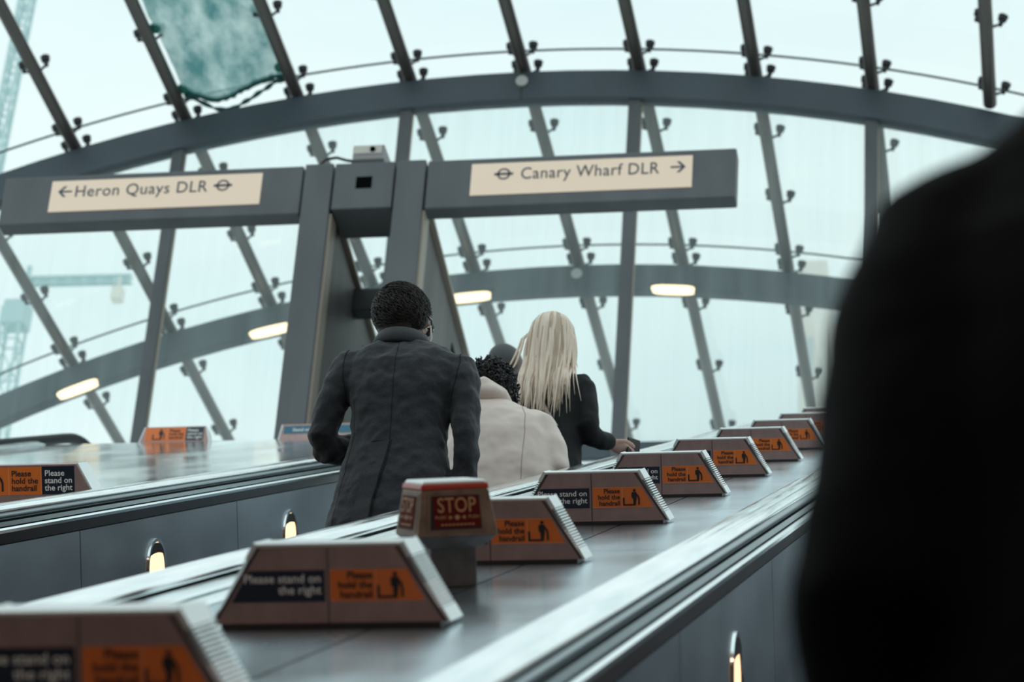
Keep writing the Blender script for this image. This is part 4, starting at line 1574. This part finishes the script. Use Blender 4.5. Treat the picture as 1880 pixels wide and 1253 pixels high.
# ---------------- the blond woman
WY = 10.95
wo = thing('person', 'woman with long straight blond hair in a black coat, hand on the handrail', 'person', (-2.09, WY, step_z(WY) - 0.02))
bd = MB()
HW = head(bd, (-0.01, 0.045, 1.555), 1.0, yaw=0.0, pitch=0.0)
bd.rings([(0.80, 0, 0, 0.140, 0.095), (0.95, 0, 0, 0.125, 0.09), (1.08, 0, 0, 0.12, 0.085), (1.25, 0, 0, 0.14, 0.085), (1.33, 0, 0, 0.135, 0.075), (1.41, 0, 0.01, 0.055, 0.05)])
legs(bd, 0.84, 0.08)
WH = Vector((0.262, 0.095, 1.085))
bd.tube([(0.145, 0.0, 1.325), (0.162, -0.02, 1.19), (0.178, -0.025, 1.075), (0.235, 0.045, 1.07), WH], [0.036, 0.030, 0.022, 0.024, 0.024], 12)
bd.tube([(-0.145, 0.0, 1.325), (-0.18, -0.01, 1.10), (-0.16, 0.08, 0.88)], [0.04, 0.035, 0.026], 12)
hand(bd, WH, (0.62, 0.74, -0.06), (0.25, -0.1, -1.0), 0.92, 0.62, -1)
hand(bd, (-0.16, 0.08, 0.88), (0.0, 0.3, -0.95), (0.9, 0.2, 0), 0.92, 0.5, 1)
remesh(obj('body', bd, M['skinpale'], wo, smooth=180), 0.0055, 3)
eyes(wo, HW, M['hairbrown'])
trousers_shoes(wo, 0.83, 0.082)
wc = MB()
wc.rings([(0.62, 0, 0, 0.185, 0.14), (0.78, 0, 0, 0.178, 0.135), (0.95, 0, 0, 0.158, 0.122), (1.08, 0, 0, 0.148, 0.115), (1.20, 0, 0, 0.158, 0.115), (1.29, 0, 0, 0.168, 0.105, -0.05), (1.345, 0, 0.004, 0.155, 0.085, -0.08), (1.385, 0, 0.01, 0.10, 0.068, -0.04), (1.41, 0, 0.012, 0.062, 0.056)], 36, 2.4)
wc.tube([(0.128, 0.0, 1.335), (0.155, -0.005, 1.29), (0.172, -0.02, 1.18), (0.182, -0.025, 1.10), (0.198, -0.005, 1.062), (0.232, 0.045, 1.066), (0.262, 0.094, 1.084)], [(0.05, 0.055), (0.054, 0.062), (0.050, 0.058), (0.050, 0.055), (0.048, 0.050), (0.043, 0.045), (0.037, 0.038)], 18, ref=(0, 1, 0))
wc.tube([(-0.128, 0.0, 1.345), (-0.160, -0.005, 1.30), (-0.178, -0.01, 1.18), (-0.185, 0.0, 1.05), (-0.165, 0.07, 0.90)], [(0.05, 0.055), (0.054, 0.062), (0.050, 0.058), (0.046, 0.05), (0.037, 0.038)], 18, ref=(0, 1, 0))
wco = obj('black_coat', wc, M['blackcoat'], wo, smooth=180)
remesh(wco, 0.0085, 5)
wrinkle(wco, 0.014, 0.08)
bw = baked(wco)
lh = MB()
shell = MB()
# cap over the skull
shell.ball((0, -0.010, 0.030), (0.095, 0.112, 0.108), 28, 16)
shell.xf(HW)
rnd = random.Random(21)
cx0, cy0, cz0 = -0.01, 0.035, 1.585


def strand(mb, ang, r0, zend, rad, spread):
    """one lock: from the parting over the crown and down the back"""
    ca, sa = math.cos(ang), math.sin(ang)
    pts, rr = [], []
    rx, ry, rz = 0.098, 0.114, 0.110
    for i in range(5):
        ph = math.radians(86 - 21 * i)
        pts.append(Vector((cx0 + ca * rx * math.cos(ph), cy0 + sa * ry * math.cos(ph), cz0 + rz * math.sin(ph))))
        rr.append(rad * (0.55 + 0.11 * i))
    x1, y1 = cx0 + ca * (rx + spread * 0.35), cy0 + sa * ry
    n = 12
    wob = rnd.uniform(-0.010, 0.010)
    for i in range(1, n + 1):
        u = i / n
        z = cz0 - 0.01 + (zend - cz0 + 0.01) * u
        x = x1 + ca * spread * u ** 1.3 + wob * math.sin(u * 4)
        y = y1 - 0.03 * u
        h = bw.ray_cast(Vector((x, -2, z)), Vector((0, 1, 0)))
        if h[0] is not None:
            y = min(y, h[0].y - 0.007 - 0.008 * r0)
        pts.append(Vector((x, y, z)))
        rr.append(rad * (1.0 - 0.92 * max(0, u - 0.35) / 0.65))
    for _ in range(3):
        for i in range(5, len(pts) - 1):
            pts[i].y = min(pts[i].y, (pts[i - 1].y + pts[i + 1].y) / 2)
    mb.tube(pts, rr, 6, cap=False)


l1, l2 = MB(), MB()
for i in range(330):
    u = rnd.uniform(-1, 1)
    ang = -PI / 2 + u * 1.72
    k = abs(u)
    zend = 1.09 + 0.22 * rnd.random() if k < 0.5 else 1.16 + 0.22 * rnd.random()
    if k > 0.85:
        zend += 0.05
    if rnd.random() < 0.25:
        zend -= rnd.uniform(0.03, 0.12)
    strand(l1 if rnd.random() < 0.72 else l2, ang, rnd.random(), zend, rnd.uniform(0.0035, 0.0080), rnd.uniform(-0.02, 0.016) + 0.004 * k)
for zend, ang, sp in ((1.30, PI + 0.35, 0.10), (1.26, PI + 0.45, 0.085), (1.22, -0.55, 0.05), (1.19, -0.42, 0.06), (1.21, -0.65, 0.03)):
    strand(l1, ang, 0.6, zend, 0.006, sp)
o_h = obj('hair', shell, M['blond'], wo, smooth=180)
obj('hair_locks', l1, M['blond'], o_h, smooth=180)
q = obj('hair_locks', l2, M['blond2'], o_h, smooth=180)
q['label'] = 'darker blond strands'
p_ = traced(bw, [(-0.02, 1.20), (0.02, 1.12), (0.065, 1.05)], 14, 0.004)
if len(p_) > 2:
    obj('bag_strap', MB().tube(p_, [(0.009, 0.003)] * len(p_), 8, ref=(0, -1, 0)), M['strap'], wo, smooth=180)
ph_ = MB().box(-0.006, 0.006, -0.036, 0.036, 0.0, 0.07)
po = thing('phone', 'dark phone in the hand of the blond woman on the rail', 'phone', (0, 0, 0))
obj('case', ph_, M['lens'], po, bevel=0.004)
po.location = Vector(wo.location) + Vector((0.352, 0.165, 1.062))
po.rotation_euler = (0.1, 0.15, -0.7)

# ---------------- the far head
FY = 13.2
fa = thing('person', 'grey bald head half seen beyond the curly black hair', 'person', (-2.755, FY, step_z(FY) - 0.02))
bd = MB()
HF = head(bd, (0.0, 0.02, 1.43), 1.0, yaw=-0.7, pitch=0.0)
bd.rings([(0.76, 0, 0, 0.145, 0.10), (0.95, 0, 0, 0.13, 0.095), (1.15, 0, 0, 0.16, 0.10), (1.23, 0, 0, 0.15, 0.085), (1.31, 0, 0.0, 0.06, 0.055)])
legs(bd, 0.79)
for s in (-1, 1):
    bd.tube([(s * 0.165, 0.0, 1.20), (s * 0.20, -0.01, 0.98), (s * 0.19, 0.05, 0.78)], [0.045, 0.04, 0.03], 12)
    hand(bd, (s * 0.19, 0.05, 0.78), (0, 0.2, -0.98), (-s, 0.1, 0), 0.9, 0.5, s)
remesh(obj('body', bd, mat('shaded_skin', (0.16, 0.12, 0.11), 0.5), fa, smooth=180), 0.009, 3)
eyes(fa, HF, M['hairbrown'])
fh = MB().ball((0, -0.030, 0.028), (0.080, 0.088, 0.092), 20, 12)
fh.xf(HF)
obj('cropped_hair', fh, M['hairgrey'], fa, smooth=180)
trousers_shoes(fa, 0.78)
fc = MB()
fc.rings([(0.60, 0, 0, 0.19, 0.14), (0.9, 0, 0, 0.17, 0.13), (1.15, 0, 0, 0.19, 0.125), (1.23, 0, 0, 0.175, 0.10), (1.29, 0, 0, 0.08, 0.07)], 32, 2.3)
for s in (-1, 1):
    fc.tube([(s * 0.14, 0, 1.22), (s * 0.18, 0, 1.15), (s * 0.205, -0.01, 0.98), (s * 0.192, 0.04, 0.80)], [(0.05, 0.055), (0.06, 0.065), (0.054, 0.058), (0.042, 0.045)], 16, ref=(0, 1, 0))
remesh(obj('coat', fc, M['blackcoat'], fa, smooth=180), 0.011, 5)

# ---------------- the dark figure in the foreground
GYf = 1.8
fg = thing('person', 'very dark coated figure close by at right, only shoulder and arm in frame', 'person', (0.13, GYf, step_z(GYf) - 0.02))
bd = MB()
HG = head(bd, (0.0, 0.04, 1.72), 1.05)
bd.rings([(0.88, 0, 0, 0.160, 0.11), (1.05, 0, 0, 0.15, 0.10), (1.2, 0, 0, 0.15, 0.10), (1.42, 0, 0, 0.18, 0.11), (1.5, 0, 0, 0.16, 0.09), (1.6, 0, 0.01, 0.07, 0.06)])
legs(bd, 0.92)
GL = [(-0.185, 0.0, 1.49), (-0.215, -0.02, 1.36), (-0.228, -0.03, 1.21), (-0.20, 0.10, 1.10), (-0.15, 0.22, 1.05)]
for s in (-1, 1):
    bd.tube([(p[0] * -s, p[1], p[2]) for p in GL], [0.05, 0.047, 0.043, 0.036, 0.03], 12)
hand(bd, GL[-1], (0.3, 0.9, 0.1), (0.6, 0, 0.7), 1.0, 0.7, 1)
hand(bd, (0.15, 0.22, 1.05), (-0.3, 0.9, 0.1), (-0.6, 0, 0.7), 1.0, 0.7, -1)
remesh(obj('body', bd, M['skin'], fg, smooth=180), 0.008, 3)
eyes(fg, HG, M['hairbrown'])
hm = MB()
hm.ball((0, -0.022, 0.035), (0.088, 0.104, 0.100), 24, 14)
hm.xf(HG)
short_hair(hm, HG, 500, 0.088, 0.104, 0.100, 0.035, 0.03, 0.005, 5, below=-0.5)
obj('hair', hm, M['hairblack'], fg, smooth=180)
trousers_shoes(fg, 0.90, 0.10)
gc = MB()
gc.rings([(0.55, 0, 0, 0.25, 0.18), (0.8, 0, 0, 0.235, 0.17), (1.0, 0, 0, 0.215, 0.155), (1.2, 0, 0, 0.21, 0.15), (1.36, 0, 0, 0.225, 0.145), (1.47, 0, 0, 0.225, 0.125), (1.535, 0, 0.005, 0.200, 0.10), (1.585, 0, 0.01, 0.168, 0.088), (1.62, 0, 0.012, 0.135, 0.08), (1.66, 0, 0.014, 0.095, 0.075)], 40, 2.4)
for s in (-1, 1):
    gc.tube([(s * 0.150, 0.0, 1.535), (s * 0.185, 0.0, 1.505), (s * 0.200, -0.01, 1.44), (s * 0.210, -0.02, 1.34), (s * 0.222, -0.03, 1.22), (s * 0.215, 0.02, 1.155), (s * 0.19, 0.12, 1.10), (s * 0.15, 0.21, 1.06)],
            [(0.055, 0.06), (0.068, 0.075), (0.074, 0.085), (0.075, 0.085), (0.076, 0.082), (0.070, 0.074), (0.058, 0.06), (0.05, 0.05)], 20, ref=(0, 1, 0))
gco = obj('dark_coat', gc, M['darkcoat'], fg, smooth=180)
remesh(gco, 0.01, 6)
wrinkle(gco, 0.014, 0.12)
